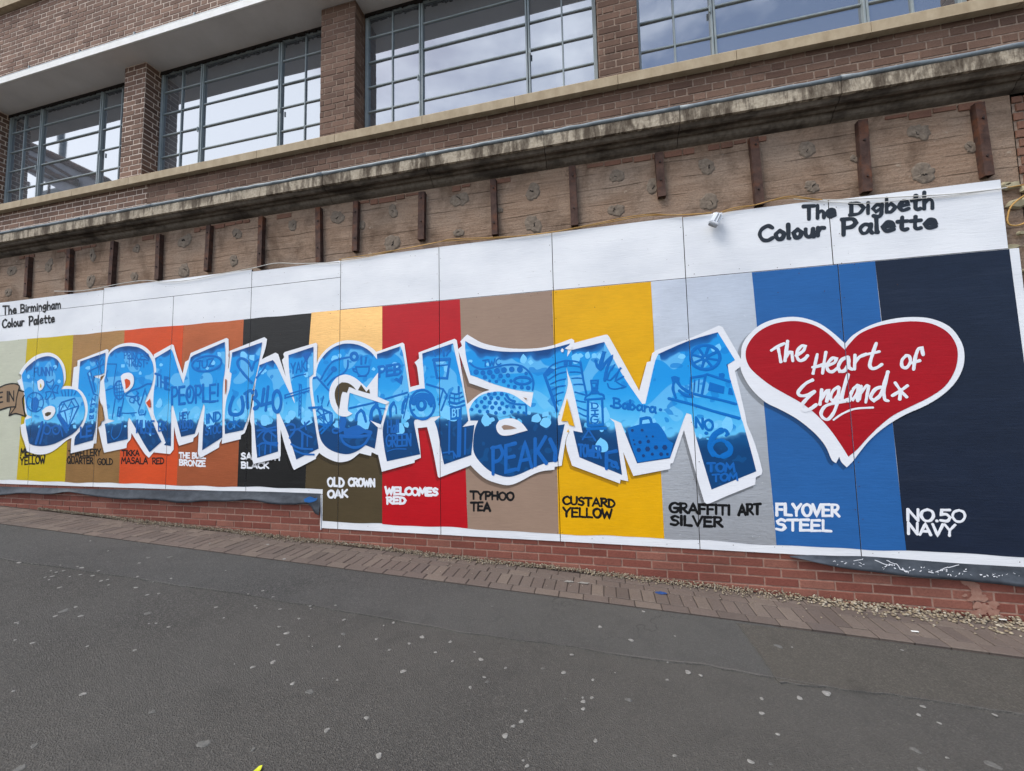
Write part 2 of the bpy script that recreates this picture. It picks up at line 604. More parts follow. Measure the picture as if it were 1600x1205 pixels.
MT['sill'] = simple('sandstone_sill', rgb(158, 140, 114), rgb(182, 165, 138), 9, 0.85, 0.3, 1, 0.6)
MT['slab'] = simple('white_painted_slab_edge', rgb(226, 224, 218), rgb(240, 239, 236), 6, 0.7)
MT['soffit'] = simple('grey_soffit', rgb(198, 194, 192), rgb(212, 208, 206), 2.0, 0.9, 0.2)
MT['lead'] = simple('lead_flashing', rgb(112, 120, 124), rgb(150, 157, 160), 8, 0.55, 0.4, metal=0.2)
MT['steel'] = simple('rusty_steel', rgb(60, 44, 39), rgb(92, 70, 61), 14, 0.85, 0.8, dirt=rgb(112, 70, 48))
MT['bolt'] = simple('dark_bolt', rgb(40, 32, 30), rgb(70, 56, 50), 30, 0.7, 0.3)
MT['frame'] = simple('grey_blue_metal_frame', rgb(136, 147, 149), rgb(156, 164, 166), 5, 0.5, 0.1)
MT['felt'] = simple('grey_roofing_felt', rgb(50, 54, 60), rgb(78, 83, 90), 7, 0.45, 0.35, 1, 2)
MT['patch'] = simple('grey_mortar_patch', rgb(104, 92, 81), rgb(138, 124, 109), 26, 0.95, 0.9)
MT['hole'] = simple('broken_hole', rgb(44, 39, 36), rgb(74, 67, 60), 20, 0.95)
MT['smear'] = simple('mortar_smear', rgb(146, 104, 90), rgb(160, 126, 110), 22, 0.95, 0.5)
MT['gum'] = simple('trodden_gum', rgb(108, 106, 101), rgb(148, 145, 140), 60, 0.7, 0.3)
MT['gum_dark'] = simple('dirty_gum', rgb(82, 81, 78), rgb(108, 106, 102), 60, 0.7, 0.3)
MT['cable'] = simple('yellow_cable', rgb(176, 132, 66), rgb(200, 160, 98), 8, 0.5, 0.1)
MT['cable_white'] = simple('white_cable', rgb(196, 194, 186), rgb(216, 214, 208), 8, 0.5, 0.1)
MT['lamp_body'] = simple('white_lamp_casing', rgb(222, 226, 231), rgb(238, 240, 244), 20, 0.35, 0.1)
MT['lamp_dark'] = simple('grey_lamp_lens', rgb(130, 132, 134), rgb(170, 172, 174), 30, 0.25, 0.1, metal=0.3)
MT['inside'] = simple('dim_interior', rgb(70, 66, 60), rgb(90, 86, 78), 3, 0.9, 0.1)
MT['yellow_scrap'] = simple('yellow_scrap', rgb(170, 172, 30), rgb(198, 200, 52), 40, 0.7)
MT['white_scrap'] = simple('white_scrap', rgb(206, 206, 202), rgb(226, 226, 222), 40, 0.7)
MT['blue_spill'] = simple('blue_paint_spill', rgb(28, 56, 104), rgb(44, 78, 134), 40, 0.8)
MT['old_plaster'] = simple('old_plaster', rgb(150, 140, 112), rgb(178, 168, 140), 18, 0.9, 0.6)


def fascia_mat():
    k = Mat('stained_cornice_concrete')
    st = k.noise(11, 1, 1, 0.22, 6, 0.7, 0.3)
    st2 = k.noise(2.3, 1, 1, 0.9, 6, 0.7)
    fine = k.noise(40, detail=5)
    c = k.ramp(fine, [(0.3, rgb(152, 139, 121)), (0.7, rgb(188, 176, 156))])
    f = k.math('ADD', k.math('MULTIPLY', st, 0.62), k.math('MULTIPLY', st2, 0.38))
    c = k.mix(k.ramp(f, [(0.455, 0), (0.51, 0.6), (0.58, 0.93)]), c, rgb(72, 61, 51))
    k.col(c).rough(0.92).spec(0.15)
    k.bump(fine, 0.5, 0.006)
    return k.m


def cove_mat():
    k = Mat('sooty_cornice_concrete')
    fine = k.noise(30, 1, 1, 1, 5)
    st = k.noise(2.4, 1, 3, 1, 5, 0.6)
    c = k.ramp(fine, [(0.3, rgb(98, 89, 79)), (0.7, rgb(124, 114, 102))])
    c = k.mix(k.ramp(st, [(0.44, 0), (0.62, 0.8)]), c, rgb(52, 45, 40))
    k.col(c).rough(0.95).spec(0.1)
    k.bump(fine, 0.5, 0.006)
    return k.m


def band_mat():
    k = Mat('board_marked_concrete')
    z = k.n("ShaderNodeSeparateXYZ")
    fine = k.noise(48, detail=6, rough=0.7)
    gr = k.noise(6, 0.6, 1, 9, 6, 0.65)
    big = k.noise(1.6, 1, 1, 1.4, 4)
    wob = k.noise(1.2, 1, 1, 1, 2)
    k.l(k.pos.outputs['Position'], z.inputs[0])
    zz = k.math('ADD', z.outputs['Z'], k.math('MULTIPLY', wob, 0.06))
    fr = k.math('FRACT', k.math('MULTIPLY', zz, 1 / 0.165))
    line = k.ramp(fr, [(0.0, 1), (0.03, 0.9), (0.06, 0), (0.985, 0), (1.0, 1)])
    brk = k.ramp(k.noise(2.2, 1, 1, 3, 3), [(0.42, 0), (0.6, 1)])
    line = k.math('MULTIPLY', line, brk)
    c = k.ramp(gr, [(0.3, rgb(136, 111, 92)), (0.7, rgb(168, 143, 122))])
    c = k.mix(k.math('MULTIPLY', k.ramp(big, [(0.4, 0), (0.7, 1)]), 0.5), c, rgb(152, 138, 124))
    c = k.mix(k.math('MULTIPLY', k.ramp(fine, [(0.5, 0), (0.7, 1)]), 0.35), c, rgb(84, 68, 58))
    stn = k.noise(2.6, 1, 1, 0.8, 6, 0.68, 0.4)
    c = k.mix(k.math('MULTIPLY', k.ramp(stn, [(0.46, 0), (0.68, 1)]), 0.7), c, rgb(84, 65, 52))
    c = k.mix(k.math('MULTIPLY', line, 0.5), c, rgb(64, 52, 45))
    pale = k.noise(9, 1, 1, 1, 4)
    c = k.mix(k.ramp(pale, [(0.69, 0), (0.73, 0.6)]), c, rgb(176, 160, 142))
    k.col(c).rough(0.95).spec(0.1)
    hgt = k.math('SUBTRACT', k.math('ADD', k.math('MULTIPLY', gr, 0.6), k.math('MULTIPLY', fine, 0.7)), k.math('MULTIPLY', line, 0.5))
    k.bump(hgt, 0.9, 0.014)
    return k.m


def glass_mat():
    k = Mat('window_glass')
    k.col((0.37, 0.39, 0.42, 1)).rough(0.02).metal(0.80)
    k.bump(k.noise(0.8, detail=1), 0.02, 0.05)
    return k.m


MT['fascia'], MT['cove'], MT['band'], MT['glass'] = fascia_mat(), cove_mat(), band_mat(), glass_mat()


def pebble_mat():
    k = Mat('pebbles')
    isl = k.n("ShaderNodeNewGeometry")
    k.pos = isl
    c = k.ramp(isl.outputs['Random Per Island'], [(0, rgb(100, 90, 78)), (0.3, rgb(136, 122, 101)), (0.55, rgb(154, 142, 122)), (0.8, rgb(120, 110, 95)), (1, rgb(172, 163, 147))])
    k.col(c).rough(0.85).spec(0.2)
    k.bump(k.noise(120, detail=3), 0.4, 0.003)
    return k.m


MT['pebble'] = pebble_mat()

# ------------------------------------------------------------------ ground
XL, XR = -60.0, 60.0


def sheet(name, pts, mat, lift, kind='structure', nx=1):
    mb = MB()
    n_ = len(pts)
    mb.add([(x, y, gz(x) + lift) for x, y in pts] + [(x, y, gz(x) - .003) for x, y in pts], [tuple(range(n_))] + ([(i, n_ + i, n_ + (i + 1) % n_, (i + 1) % n_) for i in range(n_)] if lift else []))
    o = mb.build(name, mat)
    return tag(o, kind=kind)


PAVE_Y = -0.53
sheet('pavement', [(-300, -300), (300, -300), (300, 300), (-300, 300)], MT['asphalt'], 0.0)
# a long repair strip of paler asphalt along the block edging
pts = []
rs = random.Random(3)
edge = [(-14.0, -1.25), (-8.0, -1.22), (-5.0, -1.2), (-2.6, -1.16), (-1.0, -1.2), (0.55, -1.14), (1.28, -1.16)]
low = []
for (xa, ya), (xb, yb) in zip(edge[:-1], edge[1:]):
    for i in range(8):
        t = i / 8
        low.append((xa + (xb - xa) * t, ya + (yb - ya) * t + rs.uniform(-.012, .012)))
sheet('asphalt_strip', low + [(1.30, -1.15), (1.18, -0.54), (1.1, PAVE_Y + .02), (-14, PAVE_Y + .02)], MT['asphalt_strip'], 0.004)
p0 = [ground(*q) for q in PX('Y', [(255, 285), (345, 410), (455, 562), (700, 590), (1000, 625), (1300, 670), (1600, 715)])]
pb = [(p.x, p.y) for p in p0]
pb2 = [pb[0]]
for (xa, ya), (xb, yb) in zip(pb[:-1], pb[1:]):
    for i in range(1, 7):
        t = i / 6
        pb2.append((xa + (xb - xa) * t + rs.uniform(-.006, .006), ya + (yb - ya) * t + rs.uniform(-.006, .006)))
sheet('asphalt_patch', pb2 + [(8, pb[-1][1] - .3), (8, PAVE_Y + .02)], MT['asphalt_brown'], 0.008)

rs = random.Random(6)
for nm_, line_, wd_ in (('asphalt_seam', low, .006), ('asphalt_seam', pb2, .006)):
    up_, dn_ = [], []
    for i, (x, y) in enumerate(line_):
        q = max(.0015, wd_ * (0.55 + 0.5 * sin(x * 3.1) + rs.uniform(-.35, .35)))
        up_.append((x, y + q)); dn_.append((x, y - q * .8))
    mb = MB()
    n_ = len(line_)
    mb.add([(x, y, gz(x) + .0105) for x, y in up_] + [(x, y, gz(x) + .0105) for x, y in dn_] + [(x, y, gz(x) - .002) for x, y in up_] + [(x, y, gz(x) - .002) for x, y in dn_],
           [(i, n_ + i, n_ + i + 1, i + 1) for i in range(n_ - 1)] + [(n_ + i, 3 * n_ + i, 3 * n_ + i + 1, n_ + i + 1) for i in range(n_ - 1)] + [(2 * n_ + i, i, i + 1, 2 * n_ + i + 1) for i in range(n_ - 1)])
    tag(mb.build(nm_, MT['asphalt_seam'], recalc=True), kind='structure')

# block paving along the wall
mb = MB()
mb.add([(x, y, gz(x) + 0.012) for x, y in [(-16, PAVE_Y), (9, PAVE_Y), (9, 0.06), (-16, 0.06)]], [(0, 1, 2, 3)], 1)


def paver(mb, x0, x1, y0, y1, h):
    g = 0.003
    x0 += g; x1 -= g; y0 += g; y1 -= g
    j = random.uniform(-.0025, .0025)
    b = 0.005
    zz = lambda x: gz(x) + h + j
    v = [(x0, y0, zz(x0) - .03), (x1, y0, zz(x1) - .03), (x1, y1, zz(x1) - .03), (x0, y1, zz(x0) - .03),
         (x0, y0, zz(x0) - b), (x1, y0, zz(x1) - b), (x1, y1, zz(x1) - b), (x0, y1, zz(x0) - b),
         (x0 + b, y0 + b, zz(x0)), (x1 - b, y0 + b, zz(x1)), (x1 - b, y1 - b, zz(x1)), (x0 + b, y1 - b, zz(x0))]
    f = [(8, 9, 10, 11)]
    for k_ in range(4):
        n_ = (k_ + 1) % 4
        f += [(k_, n_, 4 + n_, 4 + k_), (4 + k_, 4 + n_, 8 + n_, 8 + k_)]
    mb.add(v, f, 0)


x = -16.0
while x < 9:
    paver(mb, x, x + 0.2, PAVE_Y, PAVE_Y + 0.1, 0.018)
    x += 0.2
x = -15.95
while x < 9:
    paver(mb, x, x + 0.102, PAVE_Y + 0.1, PAVE_Y + 0.3, 0.018)
    x += 0.102
x = -15.9
while x < 9:
    paver(mb, x, x + 0.2, PAVE_Y + 0.3, PAVE_Y + 0.4, 0.018)
    paver(mb, x + .05, x + 0.25, PAVE_Y + 0.4, PAVE_Y + 0.5, 0.018)
    x += 0.2
tag(mb.build('block_paving', [MT['paver'], MT['paver_joint']]), kind='structure')

# gravel drifted against the wall foot
mb = MB()
ico = bmesh.new()
bmesh.ops.create_icosphere(ico, subdivisions=1, radius=1)
ICV = [v.co.copy() for v in ico.verts]
ICF = [[v.index for v in f.verts] for f in ico.faces]
ico.free()
rg = random.Random(11)
n = 0
while n < 8200:
    x = rg.uniform(-7.6, 4.2)
    big = max(0, min(1, (x - 0.6) / 1.2))
    wdt = 0.055 + 0.125 * big * (0.75 + 0.25 * sin(x * 7)) + 0.02 * sin(x * 3.1)
    if x < -5.5: wdt *= max(0.2, (x + 7.8) / 2.3)
    stray = rg.random() < 0.07
    d = abs(rg.gauss(0, 0.6)) * wdt if not stray else rg.uniform(0, .5) * rg.random() ** .7
    if d > wdt * 1.6 and not stray: continue
    if rg.random() > 0.45 + 0.55 * big and x > -6: pass
    r = rg.uniform(0.0032, 0.0078) * (.6 if stray else 1) * (1 + 0.7 * max(0, min(1, (x - 1.2) / 0.6)))
    if big > .5 and rg.random() < .35: continue
    base = Vector((x, 0.008 - d - r, gz(x) + 0.020 + r * 0.4 + max(0, 0.03 - d * 0.28) * rg.random()))
    sc_ = Vector((rg.uniform(.8, 1.35), rg.uniform(.8, 1.3), rg.uniform(.55, .85)))
    a = rg.uniform(0, 6.3)
    vv = []
    for c_ in ICV:
        q = Vector((c_.x * sc_.x, c_.y * sc_.y, c_.z * sc_.z)) * r * rg.uniform(.85, 1.12)
        vv.append(base + Vector((q.x * cos(a) - q.y * sin(a), q.x * sin(a) + q.y * cos(a), q.z)))
    mb.add(vv, ICF)
    n += 1
tag(mb.build('gravel', MT['pebble'], smooth=True), kind='stuff', label='loose buff gravel drifted along the foot of the wall', cat='gravel')

# ------------------------------------------------------------------ brickwork
COURSE = 0.075


def bricks(mb, fr, u0, u1, v0, v1, bond='flemish', blen=0.225, voff=0.0, uoff=0.0, depth=0.004, course=COURSE, seed=1, skip=None):
    """real bricks standing proud of the mortar; fr(u, v, d) gives the point at height v, d out of the wall"""
    r = random.Random(seed)
    mb.quad(fr(u0, v0, 0), fr(u1, v0, 0), fr(u1, v1, 0), fr(u0, v1, 0), 1)
    g = 0.0062
    row = math.floor((v0 - voff) / course)
    half = blen / 2
    while voff + row * course < v1 - 0.006:
        b0 = max(v0, voff + row * course + g)
        b1 = min(v1, voff + (row + 1) * course - g)
        if b1 - b0 > 0.008:
            if bond == 'flemish':
                seq, per = (blen, half), blen + half
                sh = (0 if row % 2 == 0 else (blen + half) / 2) + uoff
            elif bond == 'english':
                seq = (blen,) if row % 2 == 0 else (half,)
                per = seq[0]
                sh = uoff + (0 if row % 2 == 0 else half / 2)
            else:
                seq, per = (blen,), blen
                sh = uoff + (0 if row % 2 == 0 else half)
            k_ = math.floor((u0 - sh) / per) - 1
            uu = sh + k_ * per
            i = 0
            while uu < u1:
                L = seq[i % len(seq)]
                a0 = max(u0, uu + g)
                a1 = min(u1, uu + L - g)
                if a1 - a0 > 0.012 and not (skip and skip(a0, a1, b0, b1)):
                    d = depth + r.uniform(-.002, .002)
                    bv = 0.0028
                    q = [r.uniform(-.0012, .0012) for _ in range(8)]
                    B_ = [fr(a0, b0, 0), fr(a1, b0, 0), fr(a1, b1, 0), fr(a0, b1, 0)]
                    F_ = [fr(a0 + bv + q[0], b0 + bv + q[1], d), fr(a1 - bv + q[2], b0 + bv + q[3], d), fr(a1 - bv + q[4], b1 - bv + q[5], d), fr(a0 + bv + q[6], b1 - bv + q[7], d)]
                    Mi = [fr(a0, b0, d - bv), fr(a1, b0, d - bv), fr(a1, b1, d - bv), fr(a0, b1, d - bv)]
                    mb.add(B_ + Mi + F_, [(8, 9, 10, 11), (0, 1, 5, 4), (1, 2, 6, 5), (2, 3, 7, 6), (3, 0, 4, 7),
                                          (4, 5, 9, 8), (5, 6, 10, 9), (6, 7, 11, 10), (7, 4, 8, 11)], 0)
                uu += L
                i += 1
        row += 1


def front(y):
    return lambda u, v, d: Vector((u, y - d, v))


def side(x_, sgn=1):
    # a face looking along +X (sgn 1) or -X (sgn -1); u runs along Y
    return lambda u, v, d: Vector((x_ + sgn * d, u, v))


BX0, BX1 = -13.5, 6.5
bld = empty('factory_building', (-3.5, 0.3, 0), 'brown brick factory building with grey framed upper windows above the mural', 'building')
YB = 0.06
Z = lambda e: EYE + e
# wall above the canopy
mb = MB()
bricks(mb, front(YB), BX0, BX1, Z(5.12), Z(6.66), 'flemish', seed=4)
mb.build('upper_wall', [MT['brick'], MT['mortar']], bld)
mb = MB()
mb.extrude([(-0.02, Z(6.66)), (-0.02, Z(6.82)), (0.34, Z(6.82)), (0.34, Z(6.66))], BX0, BX1)
mb.build('string_course', MT['sill'], bld)
mb = MB()
bricks(mb, front(YB), BX0, BX1, Z(6.82), Z(8.2), 'flemish', seed=14)
mb.build('parapet_wall', [MT['brick'], MT['mortar']], bld)
# canopy slab
mb = MB()
mb.extrude([(-0.20, Z(5.08)), (-0.20, Z(5.172)), (-0.185, Z(5.185)), (YB - .004, Z(5.20)), (0.40, Z(5.20)), (0.40, Z(5.081)), (-0.185, Z(5.08))], BX0, BX1)
sl = mb.build('canopy_slab', MT['slab'], bld)
mb = MB()
mb.quad((BX0, -0.183, Z(5.076)), (BX0, 0.40, Z(5.076)), (BX1, 0.40, Z(5.076)), (BX1, -0.183, Z(5.076)))
mb.build('soffit', MT['soffit'], sl)
mb = MB()
mb.extrude([(-0.192, Z(5.187)), (-0.188, Z(5.205)), (YB - .01, Z(5.225)), (YB - .01, Z(5.202))], BX0, BX1)
xx = BX0 + .3
while xx < BX1:
    mb.box((xx, -0.19, Z(5.205)), (xx + .02, -0.17, Z(5.24)))
    xx += 1.03
mb.build('canopy_flashing', MT['lead'], sl)
# spandrel below the sill: pale joints on the left, sooty on the right
mb = MB()
bricks(mb, front(YB), BX0, -5.99, Z(2.76), Z(3.25), 'flemish', seed=5)
mb.build('spandrel_wall', [MT['brick'], MT['mortar']], bld)
mb = MB()
bricks(mb, front(YB), -5.99, BX1, Z(2.76), Z(3.25), 'flemish', seed=6, uoff=0.07)
mb.build('spandrel_wall', [MT['brick_dark'], MT['mortar_dark']], bld)
# piers
for x0, x1, dk in ((-9.85, -9.40, 0), (-6.52, -6.125, 0), (-3.238, -2.76, 1), (0.095, 0.486, 1), (3.30, 3.70, 1), (-13.5, -12.7, 0), (6.10, 6.50, 1)):
    mb = MB()
    bricks(mb, front(YB), x0, x1, Z(3.30), Z(5.078), 'flemish', seed=int(x0 * 10) + 200, uoff=x0)
    bricks(mb, side(x1, 1), YB, 0.34, Z(3.30), Z(5.078), 'flemish', seed=3, uoff=YB + .112)
    bricks(mb, side(x0, -1), YB, 0.34, Z(3.30), Z(5.078), 'flemish', seed=8, uoff=YB)
    mb.build('brick_pier', [MT['brick_dark'], MT['mortar_dark']] if dk else [MT['brick'], MT['mortar']], bld)
# sill stones
mb = MB()
jx = [-13.5, -12.6, -11.55, -10.48, -9.42, -8.364, -7.309, -6.224, -5.157, -4.088, -2.969, -1.844, -0.784, 0.27, 1.337, 2.396, 3.43, 4.5, 5.6, 6.5]
for a, b in zip(jx[:-1], jx[1:]):
    mb.extrude([(-0.02, Z(3.232)), (-0.02, Z(3.328)), (-0.012, Z(3.338)), (0.36, Z(3.40)), (0.36, Z(3.24)), (0.03, Z(3.24)), (0.02, Z(3.232))], a + .0025, b - .0025)
mb.build('window_sill', MT['sill'], bld)
# cornice with moulded underside, in long cast lengths
cj = [-13.5, -12.1, -10.8, -9.5, -8.2, -6.9, -5.604, -4.35, -3.04, -1.747, -0.471, 0.798, 2.082, 3.36, 4.65, 6.5]
mb = MB()
mc = MB()
ml = MB()
for a, b in zip(cj[:-1], cj[1:]):
    g = 0.003
    mb.extrude([(-0.12, Z(2.655)), (-0.12, Z(2.768)), (YB - .002, Z(2.80)), (YB - .002, Z(2.66)), (-0.10, Z(2.648))], a + g, b - g)
    prof = [(-0.098, Z(2.646)), (-0.085, Z(2.636)), (-0.075, Z(2.622)), (-0.058, Z(2.612)), (-0.035, Z(2.616)), (-0.024, Z(2.612)), (-0.018, Z(2.600)),
            (-0.006, Z(2.592)), (0.012, Z(2.590)), (0.022, Z(2.580)), (0.03, Z(2.562)), (0.045, Z(2.548)), (0.078, Z(2.53)), (0.078, Z(2.646))]
    mc.extrude(prof, a + g, b - g)
    pts = [(-0.112 + .0, Z(2.793)) for _ in range(2)]
    m_ = 10
    ml.tube([(a + (b - a) * i / m_, -0.112 + random.uniform(-.003, .003), Z(2.793) + random.uniform(-.003, .003)) for i in range(m_ + 1)], [0.021 + (0.004 if i in (0, m_) else random.uniform(-.001, .0015)) for i in range(m_ + 1)], 10)
    ml.extrude([(-0.108, Z(2.80)), (YB - .003, Z(2.835)), (YB - .003, Z(2.82)), (-0.108, Z(2.786))], a + .002, b - .002)
co = mb.build('cornice', MT['fascia'], bld)
mc.build('cornice_moulding', MT['cove'], co)
ml.build('lead_flashing', MT['lead'], co, smooth=True)
# concrete band behind the hoarding and one broken course of brick on top of it
mb = MB()
mb.box((BX0, 0.08, -0.2), (3.36, 0.40, Z(2.53)))
mb.build('concrete_band', MT['band'], bld)
mb = MB()


def skipper(a0, a1, b0, b1):
    s = sin(a0 * 2.3) + sin(a0 * 5.1 + 1) + 0.5 * sin(a0 * 11)
    return s < 0.1


r_ = random.Random(9)
xx = BX0
while xx < 3.3:
    L = r_.choice((0.1, 0.215, 0.16))
    if not skipper(xx, 0, 0, 0):
        hgt = r_.uniform(.02, .055)
        mb.box((xx, 0.068 + r_.uniform(0, .006), Z(2.505) - hgt), (xx + L, 0.0795, Z(2.513)), bev=0.003)
    xx += L + .012
tag(mb.build('brick_course', MT['old_brick'], bld), kind='stuff')
# roof, back and interior of the building
mb = MB()
mb.box((BX0, 0.42, -0.3), (BX1, 9.0, Z(2.9)))
mb.box((BX0, 2.2, Z(2.9)), (BX1, 9.0, Z(8.2)))
mb.box((BX0, 0.36, Z(5.10)), (BX1, 2.2, Z(8.2)))
mb.build('interior_wall', MT['inside'], bld)

# windows: frame > glazing
WIN = [(-12.63, -12.28, -11.9, -10.6, -10.2, -9.86), (-9.39, -9.044, -8.621, -7.301, -6.906, -6.53), (-6.112, -5.734, -5.356, -4.034, -3.646, -3.25),
       (-2.748, -2.378, -1.988, -0.674, -0.283, 0.085), (0.498, 0.872, 1.24, 2.54, 2.909, 3.29), (3.712, 4.04, 4.36, 5.46, 5.78, 6.09)]
ROWS = [3.45, 3.78, 4.107, 4.437, 4.77]
for win in WIN:
    a, m1, A, B_, m2, b = win
    y0 = 0.28
    mb = MB()
    z0, z1 = Z(3.37), Z(5.072)
    for xx, hw in ((a + .018, .02), (b - .018, .02)):
        mb.box((xx - hw, y0 - .03, z0), (xx + hw, y0 + .03, z1), bev=.003)
    for xx in (A, B_):
        mb.box((xx - .024, y0 - .035, z0), (xx - .004, y0 + .03, z1), bev=.003)
        mb.box((xx + .004, y0 - .03, z0), (xx + .024, y0 + .03, z1), bev=.003)
    for xx in (m1, m2):
        mb.box((xx - .009, y0 - .018, z0 + .02), (xx + .009, y0 + .02, z1 - .02), bev=.003)
    segs = ((a + .038, m1 - .009), (m1 + .009, A - .024), (A + .024, B_ - .024), (B_ + .024, m2 - .009), (m2 + .009, b - .038))
    for rz in ROWS:
        for s0, s1 in segs:
            mb.box((s0, y0 - .016, Z(rz) - .009), (s1, y0 + .02, Z(rz) + .009), bev=.003)
    for s0, s1 in segs:
        mb.box((s0, y0 - .02, z0), (s1, y0 + .02, z0 + .03), bev=.003)
        mb.box((s0, y0 - .02, z1 - .03), (s1, y0 + .02, z1), bev=.003)
    # ragged fixing strip along the head
    fr_ = mb.build('window', MT['frame'], bld)
    mb = MB()
    xs = a
    while xs < b - .01:
        L = random.uniform(.02, .06)
        e = min(b, xs + L)
        mb.box((xs, y0 - .045, Z(5.055) - random.uniform(0, .03)), (e, y0 - .0305, Z(5.076)))
        xs = e
    mb.build('head_seal', MT['dark_gap'], fr_)
    mb = MB()
    zz = [3.40] + ROWS + [5.05]
    for s0, s1 in segs:
        for q0, q1 in zip(zz[:-1], zz[1:]):
            t = [random.uniform(-.0028, .0028) for _ in range(2)]
            mb.quad((s0, y0 + t[0], Z(q0) + .009), (s1, y0 + t[1], Z(q0) + .009), (s1, y0 + t[1], Z(q1) - .009), (s0, y0 + t[0], Z(q1) - .009))
    mb.build('glazing', MT['glass'], fr_)
    for xx in (A - .03, B_ + .03):
        mb = MB()
        mb.box((xx - .008, y0 - .05, Z(4.02)), (xx + .008, y0 - .035, Z(4.09)), bev=.002)
        mb.build('window_catch', MT['frame'], fr_)

# steel straps left on the concrete band: (top px, bottom px)
STRAPS = [((40, 402), (42, 463)), ((107, 389), (104, 458)), ((174.5, 377), (172, 447)), ((247, 366), (244.6, 437)), ((325, 352), (322, 423)), ((407, 338), (405, 418)),
          ((497, 324), (496.5, 410)), ((554.7, 314), (554.7, 392)), ((657.5, 300), (658.5, 374)), ((770.5, 280), (772.5, 366.5)), ((894.5, 259), (897, 352)),
          ((1031, 238), (1033, 307)), ((1180, 214), (1186, 320)), ((1348, 187), (1356, 299)), ((1531.6, 160), (1545, 274))]
for i, ((tx, ty), (bx, by)) in enumerate(STRAPS):
    pt, pb_ = wall(tx, ty, 0.03), wall(bx, by, 0.03)
    xc = (pt.x + pb_.x) / 2
    hw = random.uniform(0.031, 0.038)
    mb = MB()
    zt, zb = min(pt.z, Z(2.50)), pb_.z
    lean = random.uniform(-.011, .011)

    def vbox(xa, xb, ya, yb):
        mb.add([(xa - lean, ya, zb), (xb - lean, ya, zb), (xb - lean, yb, zb), (xa - lean, yb, zb), (xa + lean, ya, zt), (xb + lean, ya, zt), (xb + lean, yb, zt), (xa + lean, yb, zt)],
               [(0, 3, 2, 1), (4, 5, 6, 7), (0, 1, 5, 4), (1, 2, 6, 5), (2, 3, 7, 6), (3, 0, 4, 7)])
    vbox(xc - hw, xc + hw, 0.026, 0.034)             # face of the channel
    vbox(xc - hw, xc - hw + .009, 0.0341, 0.0795)
    vbox(xc + hw - .009, xc + hw, 0.0341, 0.0795)
    st = mb.build('steel_strap', MT['steel'], bld)
    for f in (random.uniform(.2, .4), random.uniform(.7, .9)):
        mb = MB()
        zc = zb + (zt - zb) * f
        mb.tube([(xc, 0.0255, zc), (xc, 0.016, zc)], 0.009, 6)
        mb.build('bolt', MT['bolt'], st)

# rough mortar patches round broken fixings
PATCH = [('2', 240, 990, 30), ('2', 235, 1140, 32), ('2', 550, 935, 34), ('2', 548, 1090, 30), ('2', 895, 900, 34), ('2', 895, 1050, 36), ('2', 1288, 825, 42),
         ('2', 1285, 985, 42), ('2', 1455, 870, 34), ('3', 112, 780, 42), ('3', 125, 945, 46), ('3', 582, 700, 52), ('3', 605, 875, 52), ('3', 1108, 620, 56),
         ('3', 1125, 810, 58), ('3', 1580, 545, 46), ('3', 805, 745, 26), ('3', 1352, 690, 34), ('1', 435, 1195, 20), ('1', 640, 1165, 20), ('1', 865, 1130, 26),
         ('1', 1110, 1095, 26), ('1', 1370, 1055, 26), ('1', 1580, 1020, 30), ('4', 55, 70, 18), ('4', 40, 170, 16), ('4', 230, 45, 18), ('4', 425, 118, 20),
         ('4', 630, 98, 20), ('4', 862, 70, 22), ('4', 1095, 22, 22), ('2', 740, 985, 14), ('2', 95, 1055, 14)]
rp_ = random.Random(21)
